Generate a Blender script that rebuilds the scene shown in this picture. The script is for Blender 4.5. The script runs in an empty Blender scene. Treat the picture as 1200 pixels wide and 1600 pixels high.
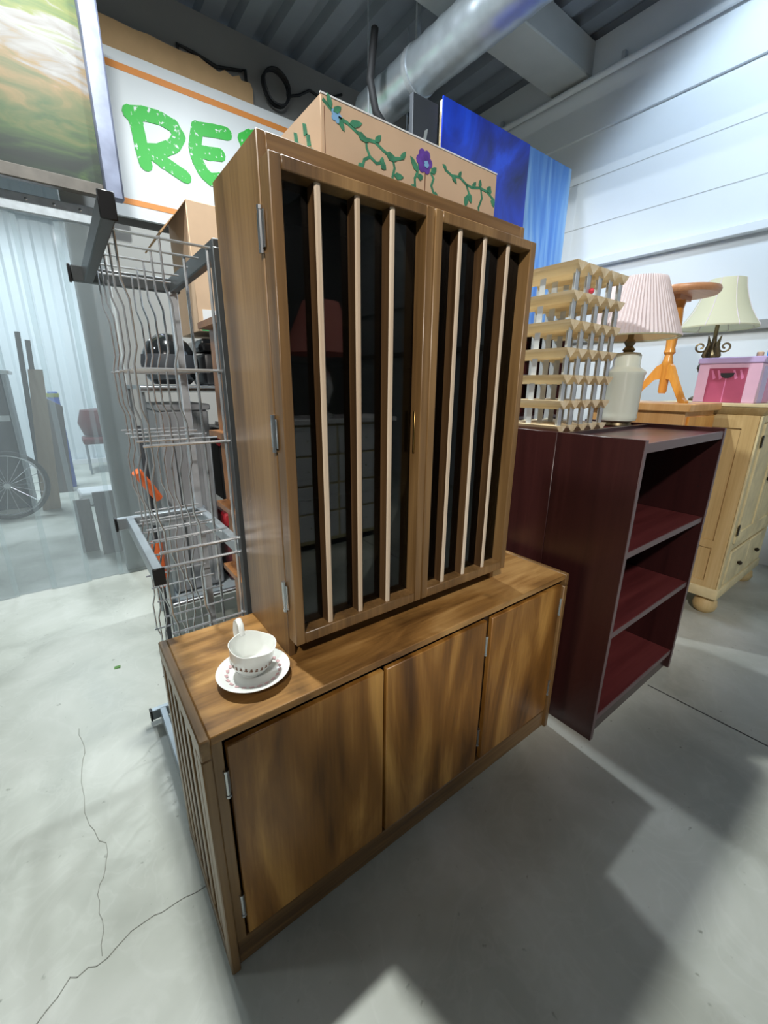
import bpy, bmesh, math, random
from mathutils import Vector, Matrix
random.seed(7)
S = bpy.context.scene
COL = S.collection
PI = math.pi

# ------------------------------------------------------------------ camera
cam_d = bpy.data.cameras.new('camera')
cam = bpy.data.objects.new('camera', cam_d)
COL.objects.link(cam)
YAW, PITCH, ROLL = 0.6468, -0.2917, 0.0094
cy, sy, cp, sp = math.cos(YAW), math.sin(YAW), math.cos(PITCH), math.sin(PITCH)
fwd = Vector((sy*cp, cy*cp, sp))
rgt = Vector((cy, -sy, 0))
upv = rgt.cross(fwd)
c_, s_ = math.cos(ROLL), math.sin(ROLL)
r2 = c_*rgt + s_*upv
u2 = -s_*rgt + c_*upv
m = Matrix((r2, u2, -fwd)).transposed().to_4x4()
m.translation = Vector((-0.1063, -0.7435, 1.4027))
cam.matrix_world = m
cam_d.sensor_fit = 'HORIZONTAL'
cam_d.sensor_width = 36
cam_d.lens = 36*651.9/1200
cam_d.clip_start = 0.02
S.camera = cam

# ------------------------------------------------------------------ world, lamps, exposure
w = bpy.data.worlds.new('world')
S.world = w
w.use_nodes = True
w.node_tree.nodes['Background'].inputs[0].default_value = (0.75, 0.88, 1.0, 1)
w.node_tree.nodes['Background'].inputs[1].default_value = 0.15
S.view_settings.view_transform = 'Standard'
S.view_settings.look = 'None'
S.view_settings.gamma = 1
S.view_settings.use_curve_mapping = False
S.view_settings.exposure = 0.25

def lamp(name, loc, power, color=(1, 1, 1), size=0.15, kind='AREA', target=None, spot=None, blend=0.3):
    d = bpy.data.lights.new(name, kind)
    d.energy = power
    d.color = color
    if kind == 'AREA':
        d.shape = 'DISK'
        d.size = size
    else:
        d.shadow_soft_size = size
        if spot:
            d.spot_size = math.radians(spot)
            d.spot_blend = blend
    o = bpy.data.objects.new(name, d)
    COL.objects.link(o)
    o.location = loc
    if target:
        o.rotation_euler = (Vector(target)-Vector(loc)).to_track_quat('-Z', 'Y').to_euler()
    return o

# the high-bay lamp over the back of the cabinets, its neighbours in the hall, and added fill lights
lamp('highbay_lamp', (0.10, 1.12, 4.2), 118, (0.95, 1.0, 0.97), 0.14)
lamp('wall_lamp', (2.9, 0.15, 4.15), 150, (0.68, 0.84, 1.0), 0.15, 'SPOT', (4.3, 0.05, 2.6), 118, 0.3)
lamp('back_wall_fill', (1.5, 2.1, 4.1), 50, (0.86, 0.94, 1.0), 0.12)  # added fill, no known fixture: brightens the sign and the back
lamp('aisle_lamp', (-2.0, -2.7, 4.2), 640, (1.0, 0.95, 0.88), 0.12, 'SPOT', (1.55, 0.80, 1.80), 42, 0.3)
lamp('side_fill', (-2.6, 1.6, 4.2), 12, (0.86, 0.95, 1.0), 0.4)  # added unseen fill for the floor and curtain on the left
lamp('back_room_lamp', (-0.4, 6.4, 3.9), 150, (0.80, 0.92, 1.0), 0.8)
lamp('aisle_fill_far', (2.6, -4.8, 4.2), 14, (0.95, 0.97, 1.0), 0.5)  # added ambient fill from far down the aisle

lamp('dresser_fill', (1.75, -1.35, 4.2), 260, (1.0, 0.96, 0.9), 0.15, 'SPOT', (1.75, -2.45, 1.2), 34, 0.4)  # added spot that brightens the dresser for its reflection in the hutch glass

# ------------------------------------------------------------------ helpers
class MB:
    def __init__(s):
        s.v = []
        s.f = []
    def add(s, vs, fs):
        n = len(s.v)
        s.v += [tuple(p) for p in vs]
        s.f += [tuple(i+n for i in f) for f in fs]
        return s
    def box(s, x0, x1, y0, y1, z0, z1):
        return s.add([(x0,y0,z0),(x1,y0,z0),(x1,y1,z0),(x0,y1,z0),(x0,y0,z1),(x1,y0,z1),(x1,y1,z1),(x0,y1,z1)],
                     [(0,3,2,1),(4,5,6,7),(0,1,5,4),(1,2,6,5),(2,3,7,6),(3,0,4,7)])
    def hexa(s, p):      # 8 points: bottom ring then top ring
        return s.add(p, [(0,3,2,1),(4,5,6,7),(0,1,5,4),(1,2,6,5),(2,3,7,6),(3,0,4,7)])
    def prism(s, poly, axis, a, b):
        def P(q, t):
            if axis == 'x': return (t, q[0], q[1])
            if axis == 'y': return (q[0], t, q[1])
            return (q[0], q[1], t)
        n = len(poly)
        vs = [P(q, a) for q in poly]+[P(q, b) for q in poly]
        return s.add(vs, [tuple(range(n))[::-1], tuple(range(n, 2*n))]+[(i, (i+1) % n, n+(i+1) % n, n+i) for i in range(n)])
    def tube(s, pts, r, n=8, closed=False):
        pts = [Vector(p) for p in pts]
        N = len(pts)
        rs = r if isinstance(r, (list, tuple)) else [r]*N
        vs = []
        prev = None
        for i, p in enumerate(pts):
            if closed:
                t = (pts[(i+1) % N]-pts[i-1]).normalized()
            else:
                t = (pts[min(i+1, N-1)]-pts[max(i-1, 0)]).normalized()
            if prev is None:
                a = Vector((0, 0, 1)) if abs(t.z) < 0.9 else Vector((1, 0, 0))
                u = t.cross(a).normalized()
            else:
                u = (prev - t*prev.dot(t)).normalized()
            prev = u
            w_ = t.cross(u)
            for k in range(n):
                an = 2*PI*k/n
                vs.append(p+(u*math.cos(an)+w_*math.sin(an))*rs[i])
        fs = []
        for i in range(N if closed else N-1):
            j = (i+1) % N
            for k in range(n):
                fs.append((i*n+k, i*n+(k+1) % n, j*n+(k+1) % n, j*n+k))
        if not closed:
            fs.append(tuple(range(n))[::-1])
            fs.append(tuple(range((N-1)*n, N*n)))
        return s.add(vs, fs)
    def lathe(s, prof, c, n=32, cap=True, axis='z'):
        vs = []
        for r, h in prof:
            for k in range(n):
                a = 2*PI*k/n
                if axis == 'z':
                    vs.append((c[0]+r*math.cos(a), c[1]+r*math.sin(a), c[2]+h))
                elif axis == 'y':
                    vs.append((c[0]+r*math.cos(a), c[1]-h, c[2]+r*math.sin(a)))
                else:
                    vs.append((c[0]+h, c[1]+r*math.cos(a), c[2]+r*math.sin(a)))
        fs = []
        for i in range(len(prof)-1):
            for k in range(n):
                fs.append((i*n+k, i*n+(k+1) % n, (i+1)*n+(k+1) % n, (i+1)*n+k))
        if cap:
            fs.append(tuple(range(n))[::-1])
            fs.append(tuple(range((len(prof)-1)*n, len(prof)*n)))
        return s.add(vs, fs)

def world_loc(o):
    p = Vector((0, 0, 0))
    while o is not None:
        p += o.location
        o = o.parent
    return p

def build(name, mb, mat, parent=None, bevel=0, smooth=False, origin=None, seg=1):
    off = world_loc(parent) if parent else Vector(origin or (0, 0, 0))
    me = bpy.data.meshes.new(name)
    me.from_pydata([tuple(Vector(v)-off) for v in mb.v], [], mb.f)
    bm = bmesh.new()
    bm.from_mesh(me)
    bmesh.ops.recalc_face_normals(bm, faces=bm.faces)
    if bevel:
        es = [e for e in bm.edges if len(e.link_faces) == 2 and e.calc_face_angle(0) > 0.6]
        bmesh.ops.bevel(bm, geom=es, offset=bevel, segments=seg, affect='EDGES', profile=0.5, clamp_overlap=True)
    bm.to_mesh(me)
    bm.free()
    if smooth or bevel:
        for p in me.polygons:
            p.use_smooth = True
        me.set_sharp_from_angle(angle=math.radians(40))
    if mat:
        me.materials.append(mat)
    o = bpy.data.objects.new(name, me)
    COL.objects.link(o)
    if parent:
        o.parent = parent
    else:
        o.location = off
    return o

def tag(o, label, cat, group=None, kind=None):
    o['label'] = label
    o['category'] = cat
    if group: o['group'] = group
    if kind: o['kind'] = kind
    return o

def thing(name, label, cat, loc, group=None):
    o = bpy.data.objects.new(name, None)
    COL.objects.link(o)
    o.location = loc
    o.empty_display_size = 0.1
    return tag(o, label, cat, group)

def struct(name, mb, mat, label, cat, bevel=0):
    o = build(name, mb, mat, bevel=bevel)
    return tag(o, label, cat, kind='structure')

def bx(*a):
    return MB().box(*a)

# ------------------------------------------------------------------ materials
def lin(r, g, b):
    f = lambda c: (c/255/12.92) if c <= 10 else ((c/255+0.055)/1.055)**2.4
    return (f(r), f(g), f(b), 1)

def mat(name, col, rough=0.5, metal=0.0, spec=0.5, bump=0.0, bscale=60, var=0.0, vscale=6, emit=None, trans=0.0, coat=0.0):
    m = bpy.data.materials.new(name)
    m.use_nodes = True
    nt = m.node_tree
    b = nt.nodes['Principled BSDF']
    b.inputs['Roughness'].default_value = rough
    b.inputs['Metallic'].default_value = metal
    b.inputs['Specular IOR Level'].default_value = spec
    b.inputs['Coat Weight'].default_value = coat
    c = lin(*col)
    b.inputs['Base Color'].default_value = c
    if trans:
        b.inputs['Transmission Weight'].default_value = trans
    tc = None
    if var or bump:
        tc = nt.nodes.new('ShaderNodeTexCoord')
    if var:
        n = nt.nodes.new('ShaderNodeTexNoise')
        n.inputs['Scale'].default_value = vscale
        n.inputs['Detail'].default_value = 5
        nt.links.new(tc.outputs['Object'], n.inputs['Vector'])
        r = nt.nodes.new('ShaderNodeValToRGB')
        r.color_ramp.elements[0].position = 0.3
        r.color_ramp.elements[1].position = 0.7
        r.color_ramp.elements[0].color = tuple(x*(1-var) for x in c[:3])+(1,)
        r.color_ramp.elements[1].color = tuple(min(1, x*(1+var)) for x in c[:3])+(1,)
        nt.links.new(n.outputs['Fac'], r.inputs['Fac'])
        nt.links.new(r.outputs['Color'], b.inputs['Base Color'])
    if bump:
        n = nt.nodes.new('ShaderNodeTexNoise')
        n.inputs['Scale'].default_value = bscale
        n.inputs['Detail'].default_value = 4
        nt.links.new(tc.outputs['Object'], n.inputs['Vector'])
        bp = nt.nodes.new('ShaderNodeBump')
        bp.inputs['Strength'].default_value = bump
        bp.inputs['Distance'].default_value = 0.01
        nt.links.new(n.outputs['Fac'], bp.inputs['Height'])
        nt.links.new(bp.outputs['Normal'], b.inputs['Normal'])
    return m

def wood(name, dark, mid, light, axis='z', rough=0.38, across=9.0, along=0.7, fine=110, seed=0.0, coat=0.15, distort=0.8, grain=0.3, stain=0.0):
    m = bpy.data.materials.new(name)
    m.use_nodes = True
    nt = m.node_tree
    L = nt.links.new
    b = nt.nodes['Principled BSDF']
    b.inputs['Roughness'].default_value = rough
    b.inputs['Coat Weight'].default_value = coat
    b.inputs['Coat Roughness'].default_value = 0.25
    tc = nt.nodes.new('ShaderNodeTexCoord')
    mp = nt.nodes.new('ShaderNodeMapping')
    i = 'xyz'.index(axis)
    sc = [across]*3
    sc[i] = along
    mp.inputs['Scale'].default_value = sc
    mp.inputs['Location'].default_value = (seed, seed*1.7, seed*0.6)
    L(tc.outputs['Object'], mp.inputs['Vector'])
    n1 = nt.nodes.new('ShaderNodeTexNoise')
    n1.inputs['Scale'].default_value = 1.0
    n1.inputs['Detail'].default_value = 4
    n1.inputs['Distortion'].default_value = distort
    L(mp.outputs['Vector'], n1.inputs['Vector'])
    mp2 = nt.nodes.new('ShaderNodeMapping')
    sc = [fine]*3
    sc[i] = fine*0.03
    mp2.inputs['Scale'].default_value = sc
    L(tc.outputs['Object'], mp2.inputs['Vector'])
    n2 = nt.nodes.new('ShaderNodeTexNoise')
    n2.inputs['Scale'].default_value = 1.0
    n2.inputs['Detail'].default_value = 3
    L(mp2.outputs['Vector'], n2.inputs['Vector'])
    mx = nt.nodes.new('ShaderNodeMath')
    mx.operation = 'MULTIPLY_ADD'
    L(n2.outputs['Fac'], mx.inputs[0])
    mx.inputs[1].default_value = grain
    L(n1.outputs['Fac'], mx.inputs[2])
    r = nt.nodes.new('ShaderNodeValToRGB')
    e = r.color_ramp.elements
    e[0].position = 0.27+0.5*grain
    e[0].color = lin(*dark)
    e[1].position = 0.73+0.5*grain
    e[1].color = lin(*light)
    k = e.new(0.49+0.5*grain)
    k.color = lin(*mid)
    L(mx.outputs[0], r.inputs['Fac'])
    colour = r.outputs['Color']
    if stain:
        n3 = nt.nodes.new('ShaderNodeTexNoise')
        n3.inputs['Scale'].default_value = 6.5
        n3.inputs['Detail'].default_value = 5
        L(tc.outputs['Object'], n3.inputs['Vector'])
        r3 = nt.nodes.new('ShaderNodeValToRGB')
        r3.color_ramp.elements[0].position = 0.56
        r3.color_ramp.elements[0].color = (1, 1, 1, 1)
        r3.color_ramp.elements[1].position = 0.70
        r3.color_ramp.elements[1].color = (1-stain, 1-stain, 1-stain, 1)
        L(n3.outputs['Fac'], r3.inputs['Fac'])
        mu = nt.nodes.new('ShaderNodeMix')
        mu.data_type = 'RGBA'
        mu.blend_type = 'MULTIPLY'
        mu.inputs['Factor'].default_value = 1.0
        L(colour, mu.inputs[6])
        L(r3.outputs['Color'], mu.inputs[7])
        colour = mu.outputs[2]
    L(colour, b.inputs['Base Color'])
    bp = nt.nodes.new('ShaderNodeBump')
    bp.inputs['Strength'].default_value = 0.08
    bp.inputs['Distance'].default_value = 0.002
    L(n2.outputs['Fac'], bp.inputs['Height'])
    L(bp.outputs['Normal'], b.inputs['Normal'])
    return m

def glass(name, tint=(0.9, 0.95, 0.95), alpha=0.85, rough=0.02, haze=0.0, hazecol=(0.85, 0.92, 0.95)):
    """thin sheet: clear with fresnel gloss, optional milky haze"""
    m = bpy.data.materials.new(name)
    m.use_nodes = True
    nt = m.node_tree
    L = nt.links.new
    nt.nodes.remove(nt.nodes['Principled BSDF'])
    out = nt.nodes['Material Output']
    tr = nt.nodes.new('ShaderNodeBsdfTransparent')
    tr.inputs[0].default_value = tint+(1,)
    gl = nt.nodes.new('ShaderNodeBsdfGlossy')
    gl.inputs['Roughness'].default_value = rough
    fr = nt.nodes.new('ShaderNodeFresnel')
    fr.inputs[0].default_value = 1.5
    mx = nt.nodes.new('ShaderNodeMixShader')
    L(fr.outputs[0], mx.inputs[0])
    last = tr.outputs[0]
    if haze:
        df = nt.nodes.new('ShaderNodeBsdfDiffuse')
        df.inputs[0].default_value = hazecol+(1,)
        tl = nt.nodes.new('ShaderNodeBsdfTranslucent')
        tl.inputs[0].default_value = hazecol+(1,)
        ad = nt.nodes.new('ShaderNodeMixShader')
        L(df.outputs[0], ad.inputs[1])
        L(tl.outputs[0], ad.inputs[2])
        m2 = nt.nodes.new('ShaderNodeMixShader')
        m2.inputs[0].default_value = haze
        L(tr.outputs[0], m2.inputs[1])
        L(ad.outputs[0], m2.inputs[2])
        last = m2.outputs[0]
    L(last, mx.inputs[1])
    L(gl.outputs[0], mx.inputs[2])
    L(mx.outputs[0], out.inputs['Surface'])
    return m

def fabric(name, col, trans=0.45):
    m = bpy.data.materials.new(name)
    m.use_nodes = True
    nt = m.node_tree
    L = nt.links.new
    nt.nodes.remove(nt.nodes['Principled BSDF'])
    out = nt.nodes['Material Output']
    d = nt.nodes.new('ShaderNodeBsdfDiffuse')
    t = nt.nodes.new('ShaderNodeBsdfTranslucent')
    d.inputs[0].default_value = lin(*col)
    t.inputs[0].default_value = lin(*col)
    mx = nt.nodes.new('ShaderNodeMixShader')
    mx.inputs[0].default_value = trans
    L(d.outputs[0], mx.inputs[1])
    L(t.outputs[0], mx.inputs[2])
    L(mx.outputs[0], out.inputs['Surface'])
    return m

def paint(name, stops, scale=(2, 2, 2), axis=None, distort=0.5, rough=0.35, detail=8, noise=0.35, nscale=3.0, rng=(0, 1)):
    """painted canvas: a noise-broken run of colours, along an axis when one is given"""
    m = bpy.data.materials.new(name)
    m.use_nodes = True
    nt = m.node_tree
    L = nt.links.new
    b = nt.nodes['Principled BSDF']
    b.inputs['Roughness'].default_value = rough
    tc = nt.nodes.new('ShaderNodeTexCoord')
    mp = nt.nodes.new('ShaderNodeMapping')
    mp.inputs['Scale'].default_value = scale
    L(tc.outputs['Object'], mp.inputs['Vector'])
    n = nt.nodes.new('ShaderNodeTexNoise')
    n.inputs['Scale'].default_value = nscale
    n.inputs['Detail'].default_value = detail
    n.inputs['Distortion'].default_value = distort
    L(mp.outputs['Vector'], n.inputs['Vector'])
    src = n.outputs['Fac']
    if axis:
        sx = nt.nodes.new('ShaderNodeSeparateXYZ')
        L(tc.outputs['Object'], sx.inputs[0])
        mr = nt.nodes.new('ShaderNodeMapRange')
        mr.inputs[1].default_value, mr.inputs[2].default_value = rng
        L(sx.outputs['XYZ'.index(axis)], mr.inputs[0])
        ma = nt.nodes.new('ShaderNodeMath')
        ma.operation = 'MULTIPLY_ADD'
        L(n.outputs['Fac'], ma.inputs[0])
        ma.inputs[1].default_value = noise
        L(mr.outputs[0], ma.inputs[2])
        sb = nt.nodes.new('ShaderNodeMath')
        sb.operation = 'SUBTRACT'
        L(ma.outputs[0], sb.inputs[0])
        sb.inputs[1].default_value = noise*0.5
        src = sb.outputs[0]
    r = nt.nodes.new('ShaderNodeValToRGB')
    e = r.color_ramp.elements
    e[0].position, e[0].color = stops[0][0], lin(*stops[0][1])
    e[1].position, e[1].color = stops[-1][0], lin(*stops[-1][1])
    for p, c in stops[1:-1]:
        k = e.new(p)
        k.color = lin(*c)
    L(src, r.inputs['Fac'])
    L(r.outputs['Color'], b.inputs['Base Color'])
    return m

WAL_D, WAL_M, WAL_L = (78, 55, 30), (122, 91, 54), (158, 124, 80)
M = {}
M['walnut_z'] = wood('walnut_upright', WAL_D, WAL_M, WAL_L, 'z', across=7, along=0.6)
M['walnut_x'] = wood('walnut_lengthwise', WAL_D, WAL_M, WAL_L, 'x', across=9, along=0.8, seed=3)
M['walnut_y'] = wood('walnut_depthwise', WAL_D, WAL_M, WAL_L, 'y', across=9, along=0.8, seed=5)
M['walnut_door'] = wood('walnut_door_veneer', (92, 58, 22), (150, 102, 44), (208, 156, 82), 'z', across=6.0, along=1.1, seed=1.3, distort=1.6, grain=0.16)
M['walnut_top'] = wood('walnut_top_veneer', (104, 70, 34), (162, 118, 64), (200, 156, 96), 'x', across=9, along=2.2, seed=8, distort=1.4, grain=0.2, stain=0.5)
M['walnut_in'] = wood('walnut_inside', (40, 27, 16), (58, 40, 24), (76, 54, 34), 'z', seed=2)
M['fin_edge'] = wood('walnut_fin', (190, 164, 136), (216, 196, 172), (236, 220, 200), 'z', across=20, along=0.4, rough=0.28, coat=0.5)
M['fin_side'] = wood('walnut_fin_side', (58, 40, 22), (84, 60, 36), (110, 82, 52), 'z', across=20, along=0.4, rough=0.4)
M['smoked'] = glass('smoked_glass', (0.42, 0.44, 0.42))
M['clear'] = glass('clear_glass', (0.86, 0.93, 0.90))
M['steel'] = mat('bright_steel', (200, 202, 205), 0.25, 1.0)
M['chrome'] = mat('chrome_wire', (208, 212, 216), 0.25, 0.75)
M['greybar'] = mat('grey_steel_bar', (160, 168, 174), 0.35, 0.5)
M['darkpost'] = mat('dark_steel_post', (86, 90, 92), 0.4, 0.5)
M['black'] = mat('black_plastic', (22, 22, 24), 0.4)
M['blackgloss'] = mat('glossy_black_plastic', (26, 28, 30), 0.12, coat=0.5)
M['brass'] = mat('aged_brass', (150, 120, 70), 0.35, 1.0)
M['brassdark'] = mat('antique_brass', (122, 110, 86), 0.4, 0.9, var=0.25, vscale=30)
M['porcelain'] = mat('white_porcelain', (236, 238, 234), 0.12, coat=0.4)
M['gilt'] = mat('brown_gilt_print', (128, 92, 70), 0.35)
M['pinkprint'] = mat('rose_print', (206, 168, 170), 0.35)
M['card'] = mat('brown_cardboard', (206, 170, 126), 0.85, var=0.08, vscale=5)
M['cardin'] = mat('cardboard_inside', (172, 138, 100), 0.9)
M['cardpale'] = mat('pale_cardboard', (204, 176, 148), 0.85, var=0.06, vscale=8)
M['tape'] = mat('packing_tape', (190, 150, 104), 0.3)
M['vine'] = mat('green_vine_paint', (66, 134, 104), 0.6, var=0.3, vscale=60)
M['violet'] = mat('violet_flower_paint', (96, 62, 156), 0.6, var=0.3, vscale=60)
M['skyblue'] = mat('pale_blue_flower_paint', (128, 178, 222), 0.6)
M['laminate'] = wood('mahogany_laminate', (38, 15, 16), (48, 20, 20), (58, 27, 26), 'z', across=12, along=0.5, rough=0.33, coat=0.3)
M['lam_lit'] = wood('mahogany_laminate_lit', (80, 34, 36), (98, 44, 45), (112, 54, 54), 'x', across=10, along=0.5, rough=0.3, coat=0.3)  # same laminate as the sides, stronger light on the shelves put into its colour
M['lam_edge'] = mat('mahogany_edge_band', (104, 84, 86), 0.35)
M['pine'] = wood('pale_pine', (214, 190, 146), (234, 214, 174), (246, 232, 202), 'y', across=20, along=1.2, rough=0.5, coat=0)
M['galv'] = mat('galvanised_strip', (196, 202, 208), 0.4, 0.45, var=0.12, vscale=25)
M['duct'] = mat('galvanised_duct', (204, 214, 222), 0.3, 0.65, var=0.1, vscale=8)
M['shade'] = fabric('pleated_white_shade', (238, 230, 236), 0.35)
M['shade_in'] = fabric('shade_lining', (232, 206, 160), 0.4)
M['bell'] = fabric('cream_bell_shade', (222, 222, 196), 0.35)
M['pinkshade'] = fabric('pink_shade', (226, 150, 140), 0.4)
M['jar'] = mat('pale_green_ceramic', (222, 230, 218), 0.25, coat=0.3)
M['honey'] = wood('honey_wood', (200, 144, 86), (218, 166, 106), (230, 184, 128), 'z', across=8, along=0.6, rough=0.4)
M['honeydark'] = wood('orange_pine', (196, 128, 48), (216, 148, 62), (230, 170, 86), 'z', across=12, along=0.8, rough=0.3, coat=0.4)
M['disc'] = wood('table_disc_wood', (176, 122, 84), (196, 142, 102), (210, 160, 120), 'x', across=12, along=0.8, rough=0.4)
M['cream'] = mat('worn_cream_paint', (214, 200, 158), 0.55, var=0.16, vscale=9, bump=0.15, bscale=30)
M['creamside'] = wood('cream_washed_pine', (178, 150, 100), (198, 172, 122), (214, 192, 146), 'z', across=8, along=0.7, rough=0.55, coat=0)
M['iron'] = mat('dark_iron', (60, 52, 42), 0.5, 0.7)
M['whitewall'] = mat('white_block_paint', (222, 228, 232), 0.75, var=0.03, vscale=1.2, bump=0.05, bscale=35)
M['greywall'] = mat('grey_wall_paint', (150, 150, 148), 0.8, var=0.05, vscale=1.5)
M['deck'] = mat('grey_steel_deck', (140, 148, 158), 0.45, 0.25, var=0.12, vscale=2)
M['concrete'] = mat('pale_concrete', (176, 180, 180), 0.85, var=0.06, vscale=3, bump=0.05)
M['whitesign'] = mat('white_sign_board', (236, 240, 242), 0.4)
M['orange'] = mat('orange_sign_stripe', (240, 152, 72), 0.5)
M['grey_tote'] = mat('grey_plastic_tote', (146, 148, 152), 0.45)
M['red'] = mat('red_plastic', (170, 40, 50), 0.4)
M['darkred'] = mat('dark_red_vinyl', (92, 40, 44), 0.45)
M['orangetool'] = mat('orange_tool_plastic', (226, 104, 48), 0.4)
M['rubber'] = mat('black_rubber', (30, 30, 32), 0.7)
M['navy'] = mat('dark_slate_panel', (58, 66, 78), 0.5)
M['ply'] = wood('plywood', (150, 128, 104), (172, 150, 124), (186, 166, 140), 'z', across=6, along=0.5, rough=0.6, coat=0)
M['greybrown'] = wood('weathered_board', (96, 92, 90), (116, 110, 106), (134, 128, 122), 'z', across=6, along=0.5, rough=0.7, coat=0)
M['blue'] = mat('bright_blue_plastic', (60, 96, 190), 0.4)
M['cyan'] = mat('cyan_blue_card', (60, 140, 210), 0.4)
M['teal'] = mat('dark_teal_plastic', (30, 92, 92), 0.4)
M['yellow'] = mat('lime_yellow_tape', (206, 214, 70), 0.5)
M['pinkbox'] = mat('pale_pink_print', (226, 186, 214), 0.3, var=0.08, vscale=8)
M['pinkdeep'] = mat('deep_pink_print', (168, 80, 110), 0.3, var=0.08, vscale=10)
M['pinkmid'] = mat('mid_pink_print', (216, 130, 176), 0.3)
M['lilac'] = mat('lilac_print', (196, 178, 226), 0.3)
M['white'] = mat('white_plastic', (232, 234, 236), 0.4)
M['brownwood'] = wood('mid_brown_wood', (120, 76, 40), (148, 98, 54), (168, 118, 70), 'x', rough=0.4)
M['corrwhite'] = mat('white_corrugated_steel', (226, 234, 238), 0.4, 0.0)
M['vinyl'] = glass('clear_vinyl', (0.93, 0.97, 0.97), rough=0.08, haze=0.24)
M['crack'] = mat('floor_crack', (146, 146, 138), 0.9)
M['joint'] = mat('floor_joint', (84, 84, 82), 0.9)
M['leaf'] = mat('green_leaf', (88, 138, 62), 0.6)
M['silver'] = mat('silver_frame', (140, 146, 168), 0.35, 0.4, var=0.2, vscale=9)
M['framedark'] = mat('dull_brown_frame', (104, 98, 92), 0.4, var=0.2, vscale=12)
M['charcoal'] = mat('charcoal_board', (48, 52, 58), 0.6)
M['sticker'] = mat('foil_sticker', (180, 184, 180), 0.3, 0.5)
M['paper'] = mat('white_paper_label', (226, 230, 234), 0.7)
M['stripgreen'] = mat('green_strip', (60, 170, 100), 0.6)
M['cable'] = mat('black_cable', (28, 30, 34), 0.5)
M['redball'] = mat('red_bead', (226, 70, 88), 0.3)

# sign letters: green with worn white specks
def speckle():
    m = mat('green_speckled_paint', (60, 196, 70), 0.5)
    nt = m.node_tree
    tc = nt.nodes.new('ShaderNodeTexCoord')
    n = nt.nodes.new('ShaderNodeTexNoise')
    n.inputs['Scale'].default_value = 26
    n.inputs['Detail'].default_value = 3
    nt.links.new(tc.outputs['Object'], n.inputs['Vector'])
    r = nt.nodes.new('ShaderNodeValToRGB')
    r.color_ramp.elements[0].position = 0.62
    r.color_ramp.elements[0].color = lin(60, 196, 70)
    r.color_ramp.elements[1].position = 0.66
    r.color_ramp.elements[1].color = lin(232, 240, 236)
    nt.links.new(n.outputs['Fac'], r.inputs['Fac'])
    nt.links.new(r.outputs['Color'], nt.nodes['Principled BSDF'].inputs['Base Color'])
    return m
M['signgreen'] = speckle()

# polished concrete floor
def floor_mat():
    m = bpy.data.materials.new('polished_concrete')
    m.use_nodes = True
    nt = m.node_tree
    L = nt.links.new
    b = nt.nodes['Principled BSDF']
    tc = nt.nodes.new('ShaderNodeTexCoord')
    def noise(sc, det, dist=0.0):
        n = nt.nodes.new('ShaderNodeTexNoise')
        n.inputs['Scale'].default_value = sc
        n.inputs['Detail'].default_value = det
        n.inputs['Distortion'].default_value = dist
        L(tc.outputs['Object'], n.inputs['Vector'])
        return n
    a = noise(2.2, 8, 0.6)
    r = nt.nodes.new('ShaderNodeValToRGB')
    e = r.color_ramp.elements
    e[0].position, e[0].color = 0.32, lin(166, 168, 158)
    e[1].position, e[1].color = 0.70, lin(206, 207, 199)
    k = e.new(0.5)
    k.color = lin(188, 190, 180)
    L(a.outputs['Fac'], r.inputs['Fac'])
    # scattered dark specks
    sp_ = noise(34, 2)
    r2_ = nt.nodes.new('ShaderNodeValToRGB')
    r2_.color_ramp.elements[0].position = 0.22
    r2_.color_ramp.elements[0].color = (0.55, 0.55, 0.52, 1)
    r2_.color_ramp.elements[1].position = 0.30
    r2_.color_ramp.elements[1].color = (1, 1, 1, 1)
    L(sp_.outputs['Fac'], r2_.inputs['Fac'])
    mx = nt.nodes.new('ShaderNodeMix')
    mx.data_type = 'RGBA'
    mx.blend_type = 'MULTIPLY'
    mx.inputs['Factor'].default_value = 1.0
    L(r.outputs['Color'], mx.inputs[6])
    L(r2_.outputs['Color'], mx.inputs[7])
    # pale chalky veins
    v = noise(5.5, 10, 1.4)
    r3 = nt.nodes.new('ShaderNodeValToRGB')
    q = r3.color_ramp.elements
    q[0].position, q[0].color = 0.46, (0, 0, 0, 1)
    q[1].position, q[1].color = 0.54, (0, 0, 0, 1)
    k = q.new(0.5)
    k.color = (0.35, 0.35, 0.33, 1)
    L(v.outputs['Fac'], r3.inputs['Fac'])
    ad = nt.nodes.new('ShaderNodeMix')
    ad.data_type = 'RGBA'
    ad.blend_type = 'SCREEN'
    ad.inputs['Factor'].default_value = 0.15
    L(mx.outputs[2], ad.inputs[6])
    L(r3.outputs['Color'], ad.inputs[7])
    L(ad.outputs[2], b.inputs['Base Color'])
    rr = nt.nodes.new('ShaderNodeMapRange')
    rr.inputs[3].default_value = 0.28
    rr.inputs[4].default_value = 0.55
    L(a.outputs['Fac'], rr.inputs[0])
    L(rr.outputs[0], b.inputs['Roughness'])
    return m
M['floor'] = floor_mat()

# ------------------------------------------------------------------ the hall
XR, YB, ZC = 4.39, 3.93, 4.45
fl = struct('floor', bx(-4.5, XR+0.2, -6, 9.0, -0.15, 0), M['floor'], 'grey polished concrete floor with hairline cracks', 'floor')

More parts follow.
